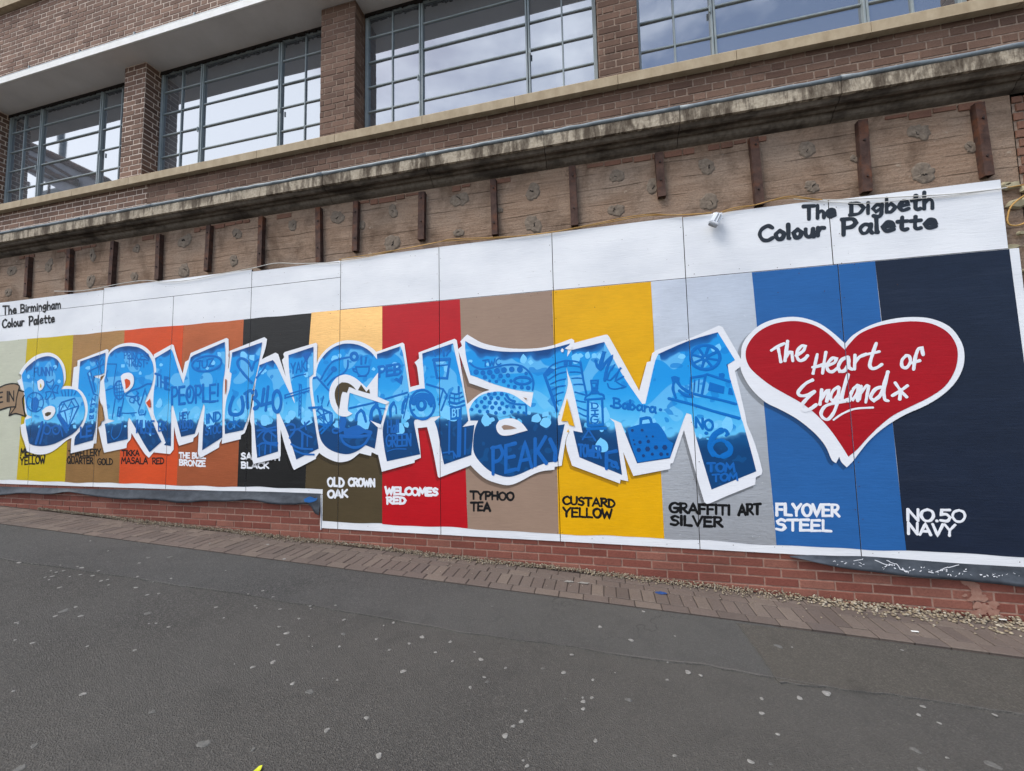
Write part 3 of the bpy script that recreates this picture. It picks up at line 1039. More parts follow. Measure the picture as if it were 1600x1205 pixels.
for c_, x_, y_, r0 in PATCH:
    (qx, qy), = PX(c_, [(x_, y_)])
    ctr = wall(qx, qy, 0.08)
    edge_ = wall(qx + r0 / 2.996, qy, 0.08)
    R_ = abs(edge_.x - ctr.x) * rp_.uniform(.72, 1.18)
    asp_ = rp_.uniform(.8, 1.3)
    mb = MB()
    n_ = 22
    rings = [[], [], []]
    ph = [rp_.uniform(0, 6.3) for _ in range(4)]
    am_ = (rp_.uniform(.02, .26), rp_.uniform(.0, .12))
    for k_ in range(n_):
        a = 2 * pi * k_ / n_
        rr = R_ * (1 + am_[0] * sin(2 * a + ph[0]) + am_[1] * sin(3 * a + ph[1]) + .05 * sin(7 * a + ph[2]) + rp_.uniform(-.09, .09))
        for q, (s, d) in enumerate(((1.0, .0004), (0.86, 0.006), (0.4, 0.008))):
            rings[q].append(Vector((ctr.x + rr * s * cos(a), 0.0795 - d - rp_.uniform(0, .003), ctr.z + rr * s * sin(a) * asp_)))
    vv = rings[0] + rings[1] + rings[2] + [Vector((ctr.x, 0.072, ctr.z))]
    ff = []
    for k_ in range(n_):
        j = (k_ + 1) % n_
        ff += [(k_, j, n_ + j, n_ + k_), (n_ + k_, n_ + j, 2 * n_ + j, 2 * n_ + k_), (2 * n_ + k_, 2 * n_ + j, 3 * n_)]
    mb.add(vv, ff)
    pa = mb.build('mortar_patch', MT['patch'], bld)
    # the dark gash where the fixing was broken out
    mb = MB()
    a0 = rp_.uniform(.2, 1.2)
    a0 *= rp_.choice((-1, 1, 1))
    ox_, oz_ = rp_.uniform(-.35, .35) * R_, rp_.uniform(-.3, .3) * R_
    L_ = rp_.uniform(.5, 1.0)
    pts = []
    for k_ in range(7):
        t = k_ / 6 - .5
        pts.append((t * R_ * L_, rp_.uniform(-.14, .14) * R_))
    outl = [Vector((ctr.x + ox_ + (px_ * cos(a0) - py_ * sin(a0)), 0.0705, ctr.z + oz_ + px_ * sin(a0) + py_ * cos(a0))) for px_, py_ in pts]
    f_ = R_ / .09 * rp_.uniform(.5, 1.1)
    mb.tube(outl, [0.0008, .004 * f_, .009 * f_, .006 * f_, .009 * f_, .004 * f_, .0008], 5)
    mb.build('broken_fixing', MT['hole'], pa)

# broken brick pier at the right end of the hoarding
mb = MB()
bricks(mb, front(0.075), 3.362, BX1, -0.5, Z(2.50), 'english', seed=31, depth=0.012)
pr = mb.build('rough_brick_pier', [MT['old_brick'], MT['mortar_dark']], bld)
mb = MB()
rr_ = random.Random(5)
for k_ in range(16):
    cx_, cz_ = rr_.uniform(3.2, 3.5), Z(rr_.uniform(0.85, 2.0))
    n_ = 9
    R_ = rr_.uniform(.02, .07)
    ring = [Vector((cx_ + R_ * rr_.uniform(.6, 1.2) * cos(2 * pi * i / n_) * 1.3, 0.058, cz_ + R_ * rr_.uniform(.6, 1.2) * sin(2 * pi * i / n_) * .7)) for i in range(n_)]
    top = [p + Vector((0, -0.02, 0)) + (Vector((cx_, p.y, cz_)) - p) * .3 for p in ring]
    mb.add(ring + top, [(i, (i + 1) % n_, n_ + (i + 1) % n_, n_ + i) for i in range(n_)] + [tuple(range(n_, 2 * n_))])
tag(mb.build('mortar_lump', MT['old_plaster'], bld), kind='stuff')

# ------------------------------------------------------------------ brick plinth under the hoarding
pl = empty('brick_plinth', (-3.0, 0.1, 0.1), 'low red brick wall with flush joints running under the painted hoarding', 'wall')
mb = MB()
bricks(mb, front(0.012), -13.5, -3.085, -0.2, Z(-0.84), 'stretcher', blen=0.26, seed=41, depth=0.004, voff=0.02)
mb.build('brick_face', [MT['red_brick'], MT['red_mortar']], pl)
mb = MB()
bricks(mb, front(0.012), -3.085, 6.5, -0.5, Z(-1.215), 'stretcher', blen=0.26, seed=42, depth=0.004, voff=0.02)
mb.build('brick_face', [MT['red_brick'], MT['red_mortar']], pl)
mb = MB()
mb.box((-13.5, 0.022, -0.3), (-3.09, 0.0795, Z(-0.84)))
mb.box((-3.09, 0.022, -0.6), (3.3, 0.0795, Z(-1.22)))
mb.build('wall_core', MT['red_mortar'], pl)
mb = MB()
rk = random.Random(15)
for k_ in range(26):
    t = rk.random()
    cx, cy = 1340 + 130 * t + rk.gauss(0, 26), 650 + 150 * t ** .8 + rk.gauss(0, 18)
    R_ = rk.uniform(10, 34)
    n_ = 13
    mb.poly([p for p in WP(PX('U', [(cx + R_ * rk.uniform(.5, 1.15) * 1.3 * cos(2 * pi * i / n_), cy + R_ * rk.uniform(.5, 1.15) * .8 * sin(2 * pi * i / n_)) for i in range(n_)]), .0058 - .00012 * k_)])
tag(mb.build('mortar_smear', MT['smear'], pl), kind='stuff')


# ------------------------------------------------------------------ 2-D paint helpers
def smooth_poly(pts, closed=True, n=4, corner=42):
    """Catmull-Rom through the traced points, leaving sharp corners sharp"""
    m = len(pts)
    P_ = [Vector((p[0], p[1])) for p in pts]
    corn = []
    for i in range(m):
        if not closed and i in (0, m - 1):
            corn.append(True); continue
        a = P_[i] - P_[i - 1]
        b = P_[(i + 1) % m] - P_[i]
        if a.length < 1e-6 or b.length < 1e-6:
            corn.append(True); continue
        corn.append(math.degrees(abs(a.angle(b))) > corner)
    res = []
    for i in range(m if closed else m - 1):
        p1, p2 = P_[i], P_[(i + 1) % m]
        p0 = P_[i - 1] if (closed or i > 0) else p1
        p3 = P_[(i + 2) % m] if (closed or i + 2 < m) else p2
        t1 = (p2 - p0) * .5 if not corn[i] else (p2 - p1) * 0.6
        t2 = (p3 - p1) * .5 if not corn[(i + 1) % m] else (p2 - p1) * 0.6
        L = (p2 - p1).length
        for t_ in (t1, t2):
            if t_.length > 1.2 * L: t_ *= 1.2 * L / t_.length
        for k_ in range(n):
            t = k_ / n
            h = ((2 * t ** 3 - 3 * t ** 2 + 1), (t ** 3 - 2 * t ** 2 + t), (-2 * t ** 3 + 3 * t ** 2), (t ** 3 - t ** 2))
            res.append(p1 * h[0] + t1 * h[1] + p2 * h[2] + t2 * h[3])
    if not closed: res.append(P_[-1])
    return [(p.x, p.y) for p in res]


def stroke(mb, px, wpx, y, smooth=True, closed=False, corner=75, mi=0):
    """a brush or spray stroke on the wall: a ribbon 1 mm proud along its middle, round ends"""
    if smooth and len(px) > 2:
        px = smooth_poly(px, closed, 5, corner)
    if closed: px = px + [px[0]]
    P_ = WP(px, y)
    # width in metres from the local scale of the wall
    mid = px[len(px) // 2]
    s = (wall(mid[0] + 1, mid[1], y) - wall(mid[0], mid[1], y)).length
    s2 = (wall(mid[0], mid[1] + 1, y) - wall(mid[0], mid[1], y)).length
    h = wpx * (s + s2) / 4
    Q = [P_[0]]
    for p in P_[1:]:
        if (p - Q[-1]).length > h * 0.12: Q.append(p)
    if len(Q) < 2:
        Q = [P_[0] - Vector((h * .3, 0, 0)), P_[0] + Vector((h * .3, 0, 0))]
    st = []
    m = len(Q)
    for i, p in enumerate(Q):
        a = (Q[i] - Q[i - 1]).normalized() if i > 0 else (Q[1] - Q[0]).normalized()
        b = (Q[i + 1] - Q[i]).normalized() if i < m - 1 else a
        t = a + b
        if t.length < .4: t = b
        t.normalize()
        c_ = max(0.45, sqrt(max(0, (1 + a.dot(b)) / 2)))
        st.append((p, t, min(h / c_, h * 1.5)))
    if not closed:
        p, t, _ = st[0]
        st = [(p - t * h * .95, t, h * .15), (p - t * h * .8, t, h * .6), (p - t * h * .45, t, h * .89)] + st
        p, t, _ = st[-1]
        st += [(p + t * h * .45, t, h * .89), (p + t * h * .8, t, h * .6), (p + t * h * .95, t, h * .15)]
    v, f = [], []
    dy = random.uniform(0, .0002)
    w0, w1, w2 = random.uniform(0, 6), random.uniform(0, 6), random.uniform(.9, 1.1)
    run = 0.0
    for i, (p, t, hh) in enumerate(st):
        if i: run += (p - st[i - 1][0]).length
        hh *= w2 + .09 * sin(run / h * .55 + w0) + .05 * sin(run / h * 1.7 + w1)
        nrm = Vector((-t.z, 0, t.x))
        v += [p + nrm * hh + Vector((0, -dy, 0)), p + Vector((0, -dy - .0005, 0)), p - nrm * hh + Vector((0, -dy, 0))]
    for i in range(len(st) - 1):
        a, b = i * 3, i * 3 + 3
        f += [(a, a + 1, b + 1, b), (a + 1, a + 2, b + 2, b + 1)]
    # drop folded-back faces
    mb.add(v, f, mi)


FONT = {
    'A': (.8, [[(0, 0), (.4, 1), (.8, 0)], [(.12, .32), (.68, .32)]]),
    'B': (.7, [[(.05, 0), (.05, 1)], [(.0, 1), (.45, .98), (.6, .78), (.4, .55), (.08, .52)], [(.1, .52), (.5, .48), (.7, .25), (.5, .02), (0, 0)]]),
    'C': (.75, [[(.75, .85), (.5, 1), (.15, .8), (.02, .45), (.2, .08), (.5, 0), (.78, .15)]]),
    'D': (.75, [[(.08, 0), (.08, 1)], [(0, 1), (.45, .92), (.75, .5), (.5, .08), (0, 0)]]),
    'E': (.65, [[(.62, 1), (.05, .98), (.05, 0), (.65, .02)], [(.05, .52), (.55, .52)]]),
    'F': (.62, [[(.65, 1), (.05, .98), (.05, 0)], [(.05, .52), (.52, .52)]]),
    'G': (.8, [[(.78, .85), (.5, 1), (.12, .8), (.02, .4), (.2, .06), (.55, 0), (.78, .2), (.78, .45), (.42, .45)]]),
    'H': (.75, [[(.06, 0), (.06, 1)], [(.7, 0), (.7, 1)], [(.06, .5), (.7, .5)]]),
    'I': (.16, [[(.08, 0), (.08, 1)]]),
    'J': (.6, [[(.1, 1), (.6, 1)], [(.45, 1), (.45, .25), (.3, .02), (.08, .1)]]),
    'K': (.72, [[(.06, 0), (.06, 1)], [(.68, 1), (.1, .45)], [(.2, .52), (.72, 0)]]),
    'L': (.6, [[(.06, 1), (.06, .03), (.62, 0)]]),
    'M': (.9, [[(0, 0), (.12, 1), (.45, .35), (.78, 1), (.9, 0)]]),
    'N': (.75, [[(.05, 0), (.05, 1)], [(.05, 1), (.7, 0)], [(.7, 0), (.7, 1)]]),
    'O': (.8, [[(.42, 1), (.1, .82), (.02, .42), (.25, .03), (.6, .05), (.8, .45), (.7, .85), (.4, 1)]]),
    'P': (.65, [[(.08, 0), (.08, 1)], [(0, .98), (.5, .98), (.65, .72), (.45, .48), (.1, .45)]]),
    'Q': (.85, [[(.42, 1), (.1, .82), (.02, .42), (.25, .05), (.6, .05), (.8, .45), (.7, .85), (.4, 1)], [(.5, .3), (.9, -.05)]]),
    'R': (.7, [[(.08, 0), (.08, 1)], [(0, .98), (.5, .98), (.62, .74), (.45, .52), (.1, .48)], [(.25, .48), (.72, 0)]]),
    'S': (.65, [[(.62, .88), (.35, 1), (.08, .82), (.18, .58), (.5, .48), (.62, .25), (.4, .02), (.02, .1)]]),
    'T': (.75, [[(0, .98), (.75, 1)], [(.38, .98), (.38, 0)]]),
    'U': (.75, [[(.05, 1), (.06, .3), (.25, .02), (.55, .05), (.7, .35), (.72, 1)]]),
    'V': (.75, [[(0, 1), (.36, 0), (.75, 1)]]),
    'W': (1.0, [[(0, 1), (.22, 0), (.5, .7), (.75, 0), (1, 1)]]),
    'X': (.7, [[(0, 1), (.7, 0)], [(.7, 1), (0, 0)]]),
    'Y': (.75, [[(0, 1), (.36, .48)], [(.75, 1), (.36, .48), (.34, 0)]]),
    'Z': (.7, [[(0, 1), (.68, .98), (.02, .02), (.7, 0)]]),
    '5': (.65, [[(.62, 1), (.1, .98), (.08, .58), (.4, .62), (.64, .35), (.45, .03), (.02, .08)]]),
    '0': (.8, [[(.42, 1), (.1, .82), (.02, .42), (.25, .03), (.6, .05), (.8, .45), (.7, .85), (.4, 1)]]),
    '4': (.7, [[(.5, 0), (.5, 1), (.02, .32), (.72, .32)]]),
    '.': (.15, [[(.06, .03), (.1, .03)]]),
    "'": (.15, [[(.1, 1), (.06, .8)]]),
    '!': (.2, [[(.12, 1), (.08, .32)], [(.06, .03), (.08, .02)]]),
    ' ': (.35, []),
    'a': (.55, [[(.5, .5), (.25, .6), (.04, .35), (.12, .05), (.32, .05), (.5, .35)], [(.52, .6), (.5, .2), (.58, 0)]]),
    'b': (.55, [[(.06, 1), (.06, .02)], [(.06, .4), (.3, .6), (.54, .32), (.3, .02), (.06, .06)]]),
    'e': (.55, [[(.06, .3), (.5, .36), (.44, .56), (.24, .6), (.04, .32), (.2, .02), (.54, .1)]]),
    'g': (.55, [[(.5, .5), (.25, .6), (.04, .35), (.2, .08), (.46, .3)], [(.52, .6), (.48, -.1), (.3, -.3), (.06, -.2)]]),
    'h': (.55, [[(.06, 1), (.06, 0)], [(.06, .32), (.3, .56), (.48, .42), (.5, 0)]]),
    'i': (.14, [[(.07, .58), (.07, 0)], [(.07, .8), (.08, .83)]]),
    'l': (.16, [[(.06, 1), (.08, .02), (.14, .0)]]),
    'm': (.85, [[(.06, .6), (.06, 0)], [(.06, .35), (.25, .58), (.4, .4), (.42, 0)], [(.42, .38), (.62, .58), (.78, .4), (.8, 0)]]),
    'n': (.55, [[(.06, .6), (.06, 0)], [(.06, .35), (.3, .58), (.48, .4), (.5, 0)]]),
    'o': (.55, [[(.3, .6), (.05, .36), (.18, .03), (.42, .05), (.52, .36), (.28, .6)]]),
    'r': (.4, [[(.06, .6), (.06, 0)], [(.06, .32), (.22, .55), (.42, .54)]]),
    't': (.45, [[(.22, .9), (.2, .15), (.32, .02), (.46, .06)], [(.0, .6), (.46, .62)]]),
    'u': (.55, [[(.05, .6), (.06, .2), (.22, .02), (.42, .14), (.48, .6)], [(.48, .6), (.52, 0)]]),
}
FONT['d'] = (.55, [[(.5, .5), (.25, .6), (.04, .35), (.12, .05), (.32, .05), (.5, .35)], [(.52, 1), (.5, .2), (.56, 0)]])
FONT['c'] = (.5, [[(.5, .5), (.28, .6), (.04, .34), (.2, .03), (.5, .1)]])
FONT['s'] = (.45, [[(.42, .54), (.2, .6), (.08, .46), (.34, .26), (.36, .08), (.04, .05)]])
FONT['k'] = (.5, [[(.06, 1), (.06, 0)], [(.46, .6), (.08, .26)], [(.2, .34), (.5, 0)]])
FONT['w'] = (.7, [[(0, .6), (.16, 0), (.35, .45), (.52, 0), (.7, .6)]])


def lettering(mb, crop, text, p0, p1, h, wpx, y, slant=0.0, gap=0.16, jit=0.03, h1=None):
    """hand lettering: baseline from p0 to p1 (crop pixels), cap height h growing to h1"""
    s = CROPS[crop][2]
    h1 = h if h1 is None else h1
    tot = sum(FONT[c_][0] for c_ in text) + gap * (len(text) - 1)
    bx, by = p1[0] - p0[0], p1[1] - p0[1]
    u = 0.0
    for c_ in text:
        wd, strokes = FONT[c_]
        jy = random.uniform(-jit, jit)
        for stx in strokes:
            pts = []
            for (a, b) in stx:
                t = (u + a) / tot
                hh = h + (h1 - h) * t
                b2 = b + jy
                pts.append((p0[0] + bx * t + slant * b2 * hh, p0[1] + by * t - b2 * hh))
            corner = 40 if c_ in 'AEFHKLMNTVWXYZ4I' else 75
            stroke(mb, PX(crop, pts), wpx / s, y, True, False, corner)
        u += wd + gap


def disc(cx, cy, rx, ry=None, n=20, a0=0.0, a1=2 * pi):
    ry = ry or rx
    return [(cx + rx * cos(a0 + (a1 - a0) * i / n), cy + ry * sin(a0 + (a1 - a0) * i / n)) for i in range(n if abs(a1 - a0) > 6.2 else n + 1)]


def rot_pts(pts, c, a):
    return [(c[0] + (x - c[0]) * cos(a) - (y - c[1]) * sin(a), c[1] + (x - c[0]) * sin(a) + (y - c[1]) * cos(a)) for x, y in pts]

# ------------------------------------------------------------------ the hoarding
hd = empty('hoarding', (-2.8, 0.02, 0.3), 'long white plywood hoarding painted with blue graffiti letters, colour stripes and a red heart', 'mural hoarding')
YW = dict(stripe=-.0015, cap=-.0024, shadow=-.0037, white=-.0050, fill=-.0085, blob=-.0092, doodle=-.0098, doodle2=-.0112, over=-.0127, counter=-.0133)


def panel(x0, x1, z0, z1, name='plywood_panel', th=0.018, y=0.0):
    mb = MB()
    a, b = x0 + GAP / 2, x1 - GAP / 2
    mb.box((a, y + .0006, z0), (b, y + th, z1), 1)
    mb.quad((a + .0004, y, z0 + .0004), (b - .0004, y, z0 + .0004), (b - .0004, y, z1 - .0004), (a + .0004, y, z1 - .0004), 0)
    return mb.build(name, [MT['board'], MT['ply_edge']], hd)


LR = [-2.876, -1.659, -0.432, 0.801, 2.014, 3.243]
for a, b in zip(LR[:-1], LR[1:]):
    panel(a, b, Z(-1.237), Z(1.214))
panel(-3.084, -2.876, Z(-1.237), Z(-0.872))
UR = [(-2.876, -1.659, 1.806), (-1.659, -0.432, 1.808), (-0.432, 0.801, 1.808), (0.801, 1.982, 1.80), (1.982, 3.176, 1.786)]
for a, b, zt in UR:
    panel(a, b, Z(1.2185), Z(zt), 'header_panel')
LL = [-11.6, -10.3, -9.08, -7.85, -6.6, -5.354, -4.126, -2.876]
for a, b in zip(LL[:-1], LL[1:]):
    panel(a, b, Z(-0.866), Z(1.592))
UL = [(-11.6, -9.08), (-9.08, -6.6), (-6.6, -4.126), (-4.126, -2.876)]
for i, (a, b) in enumerate(UL):
    panel(a, b, Z(1.597), Z(1.80 + (0.012, -.006, .02, -.008)[i]), 'header_panel')
# timber framing behind the sheets
mb = MB()
for z_, x0, x1 in ((1.72, -11.6, 3.1), (1.15, -11.6, 3.1), (0.2, -11.6, 3.1), (-0.78, -11.6, 3.1), (-1.16, -3.0, 3.1)):
    mb.box((x0, 0.0185, Z(z_) - .04), (x1, 0.075, Z(z_) + .04))
for sx, z0, z1 in [(s_, Z(-1.2), Z(1.76)) for s_ in LR[1:-1]] + [(s_, Z(-.84), Z(1.76)) for s_ in LL[1:]]:
    mb.box((sx - .022, 0.0187, z0), (sx + .022, 0.074, z1))
mb.build('timber_frame', MT['dark_gap'], hd)
# nail heads along the sheet edges
mb = MB()
rn = random.Random(12)
for sx in LR + LL[1:-1]:
    lo, hi = (Z(-1.2), Z(1.78)) if sx > -3 else (Z(-.83), Z(1.78))
    for off in (-.022, .022):
        z_ = lo + .05
        while z_ < hi:
            if sx + off < 3.2 and rn.random() < .8:
                cx, r_n = sx + off + rn.uniform(-.006, .006), rn.uniform(.0028, .0045)
                mb.add([Vector((cx + r_n * cos(2 * pi * i / 7), -.0142, z_ + r_n * sin(2 * pi * i / 7))) for i in range(7)], [tuple(range(7))])
            z_ += rn.uniform(.18, .34)
for k_ in range(80):
    cx, z_ = rn.uniform(-8.5, 3.1), rn.choice((Z(1.25), Z(1.18), Z(1.74), Z(1.0), Z(-1.19))) + rn.uniform(-.02, .02)
    if z_ < 0.6 and cx < -3: continue
    r_n = rn.uniform(.0028, .0045)
    mb.add([Vector((cx + r_n * cos(2 * pi * i / 7), -.0142, z_ + r_n * sin(2 * pi * i / 7))) for i in range(7)], [tuple(range(7))])
tag(mb.build('nail_heads', MT['steel'], hd), kind='stuff')

# colour stripes
ED = [((-200, 553), (-260, 750)), ((42.7, 531.8), (26, 750.5)), ((115, 522.8), (101.8, 752)), ((195, 515), (186, 754)), ((287, 507.5), (276.4, 757)), ((381, 499), (371, 759)),
      ((487, 488.5), (477, 762)), ((597.4, 478.4), (597.4, 818.5)), ((718.6, 468.4), (731, 826)), ((862.8, 453.4), (873, 833.5)), ((1017, 439.4), (1038, 843.5)),
      ((1174.5, 424), (1213, 850)), ((1367, 409.3), (1416, 863.5))]
EX = [(wall(*a).x, wall(*b).x) for a, b in ED] + [(3.178, 3.205)]
EX[0] = (-11.55, -11.55)
names = ['cream', 'mellow', 'jewel', 'tikka', 'bronze', 'black', 'oak', 'red', 'tea', 'custard', 'silver', 'steel', 'navy']
labels = ['pale cream painted stripe', 'mustard yellow painted stripe', 'dull antique gold painted stripe', 'orange red painted stripe', 'bronze brown painted stripe', 'glossy black painted stripe',
          'dark oak brown painted stripe', 'bright red painted stripe', 'milky tea coloured painted stripe', 'custard yellow painted stripe', 'metallic silver painted stripe', 'steel blue painted stripe', 'dark navy painted stripe']
rs = random.Random(8)
for i, nme in enumerate(names):
    (ta, ba), (tb, bb) = EX[i], EX[i + 1]
    right = i >= 7
    top = Z(1.2115) if (right or i == 6) else Z(1.203)
    bot = Z(-1.163) if right else Z(-0.812)
    n_ = 24

    def wav(x, amp): return amp * (sin(x * 2.9) + .8 * sin(x * 7.7 + 1) + .5 * sin(x * 13.1 + 2 + sin(x * 3)))
    pts = [Vector((ta + (tb - ta) * k_ / n_, YW['stripe'], top + (0 if (right or i == 6) else wav(ta + (tb - ta) * k_ / n_, .003)))) for k_ in range(n_ + 1)]
    if i == 12: pts = [p for p in pts if p.x <= 3.178]
    # right edge, slightly hand-cut
    for k_ in range(1, 10):
        t = k_ / 10
        pts.append(Vector((tb + (bb - tb) * t + rs.uniform(-.002, .002), YW['stripe'], top + (bot - top) * t)))
    for k_ in range(n_ + 1):
        x_ = bb + (ba - bb) * k_ / n_
        if i == 6:
            b_ = Z(-1.155) if x_ > -3.07 else Z(-.81)
        else:
            b_ = bot
        pts.append(Vector((x_, YW['stripe'], b_ + wav(x_, .005))))
        if i == 6 and k_ < n_:
            x2 = bb + (ba - bb) * (k_ + 1) / n_
            if x_ > -3.07 >= x2:
                pts.append(Vector((-3.072, YW['stripe'], Z(-1.155))))
                pts.append(Vector((-3.074, YW['stripe'], Z(-.81))))
    for k_ in range(9, 0, -1):
        t = k_ / 10
        pts.append(Vector((ta + (ba - ta) * t + rs.uniform(-.002, .002) + .0006, YW['stripe'], top + ((Z(-.81) if i in (6, ) else bot) - top) * t)))
    mb = MB(); mb.poly(pts)
    tag(mb.build('colour_stripe', SM[nme], hd, cut=True), labels[i])
# brighter metallic gold colour across the upper part of the dark oak stripe
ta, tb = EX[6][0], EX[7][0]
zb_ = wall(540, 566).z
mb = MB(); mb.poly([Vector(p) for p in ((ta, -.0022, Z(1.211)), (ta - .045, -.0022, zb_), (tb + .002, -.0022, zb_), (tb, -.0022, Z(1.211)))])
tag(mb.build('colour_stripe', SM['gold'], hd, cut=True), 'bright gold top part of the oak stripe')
# hand-lettered captions under the stripes
CAPS = [('M', [('MELLOW', (200, 195), (435, 198), 66), ('YELLOW', (195, 285), (432, 270), 70)], 13, 'ink', 'black caption on the mustard stripe'),
        ('M', [('JEWELLERY', (655, 212), (968, 195), 62), ('QUARTER', (645, 272), (893, 275), 56), ('GOLD', (938, 282), (1083, 283), 56)], 11, 'ink', 'black caption on the antique gold stripe'),
        ('M', [('TIKKA', (1172, 200), (1338, 198), 52), ('MASALA', (1168, 275), (1418, 275), 58), ('RED', (1465, 278), (1575, 275), 56)], 11, 'ink', 'black caption on the orange red stripe'),
        ('N', [('THE BULL', (214, 189), (432, 194), 42), ('BRONZE', (216, 249), (430, 260), 44)], 12, 'letter_white', 'white caption on the bronze stripe'),
        ('N', [('SABBATH', (730, 199), (1050, 208), 48), ('BLACK', (732, 272), (958, 275), 46)], 13, 'letter_white', 'white caption on the black stripe'),
        ('I', [('OLD', (1058, 858), (1212, 862), 78), ('CROWN', (1258, 854), (1508, 862), 70), ('OAK', (1060, 972), (1246, 962), 68)], 20, 'letter_white', 'white caption on the oak stripe'),
        ('J', [('WELCOMES', (260, 873), (760, 888), 66), ('RED', (272, 965), (452, 964), 60)], 23, 'letter_white', 'white caption on the bright red stripe'),
        ('J', [('TYPHOO', (1075, 918), (1490, 932), 72), ('TEA', (1080, 1032), (1265, 1034), 78)], 21, 'ink', 'black caption on the tea stripe'),
        ('K', [('CUSTARD', (612, 968), (1108, 1000), 74), ('YELLOW', (615, 1085), (1080, 1105), 84)], 22, 'ink', 'black caption on the custard stripe'),
        ('L', [('GRAFFITI', (408, 1048), (985, 1072), 90), ('ART', (1070, 1075), (1280, 1066), 98), ('SILVER', (418, 1168), (912, 1188), 88)], 26, 'ink', 'black caption on the silver stripe'),
        ('O', [('FLYOVER', (108, 212), (568, 222), 84), ('STEEL', (108, 322), (508, 330), 78)], 21, 'letter_white', 'white caption on the steel blue stripe'),
        ('O', [('NO.50', (1070, 252), (1495, 262), 84), ('NAVY', (1075, 352), (1422, 365), 82)], 20, 'letter_white', 'white caption on the navy stripe')]
for cr, lines, wd, mt, lb in CAPS:
    mb = MB()
    for text, a, b, h in lines:
        lettering(mb, cr, text, a, b, h, wd, YW['cap'], gap=.14)
    tag(mb.build('caption', MT[mt], hd, cut=True), lb)
mb = MB()
lettering(mb, 'P', 'The', (40, 462), (225, 440), 122, 21, YW['cap'], h1=105)
lettering(mb, 'P', 'Birmingham', (285, 428), (842, 368), 105, 19, YW['cap'], h1=112)
lettering(mb, 'P', 'Colour', (32, 640), (330, 612), 112, 21, YW['cap'], h1=108)
lettering(mb, 'P', 'Palette', (402, 605), (755, 565), 118, 21, YW['cap'], h1=108)
tag(mb.build('title_lettering', MT['ink'], hd, cut=True), 'black lettering reading The Birmingham Colour Palette')
mb = MB()
lettering(mb, 'Q', 'The', (440, 272), (695, 250), 108, 31, YW['cap'], h1=92)
lettering(mb, 'Q', 'Digbeth', (815, 238), (1488, 186), 92, 31, YW['cap'], h1=140)
lettering(mb, 'Q', 'Colour', (85, 450), (605, 402), 118, 33, YW['cap'], h1=108)
lettering(mb, 'Q', 'Palette', (750, 398), (1510, 340), 128, 33, YW['cap'], h1=108)
tag(mb.build('title_lettering', MT['slate_ink'], hd, cut=True), 'dark grey lettering reading The Digbeth Colour Palette')

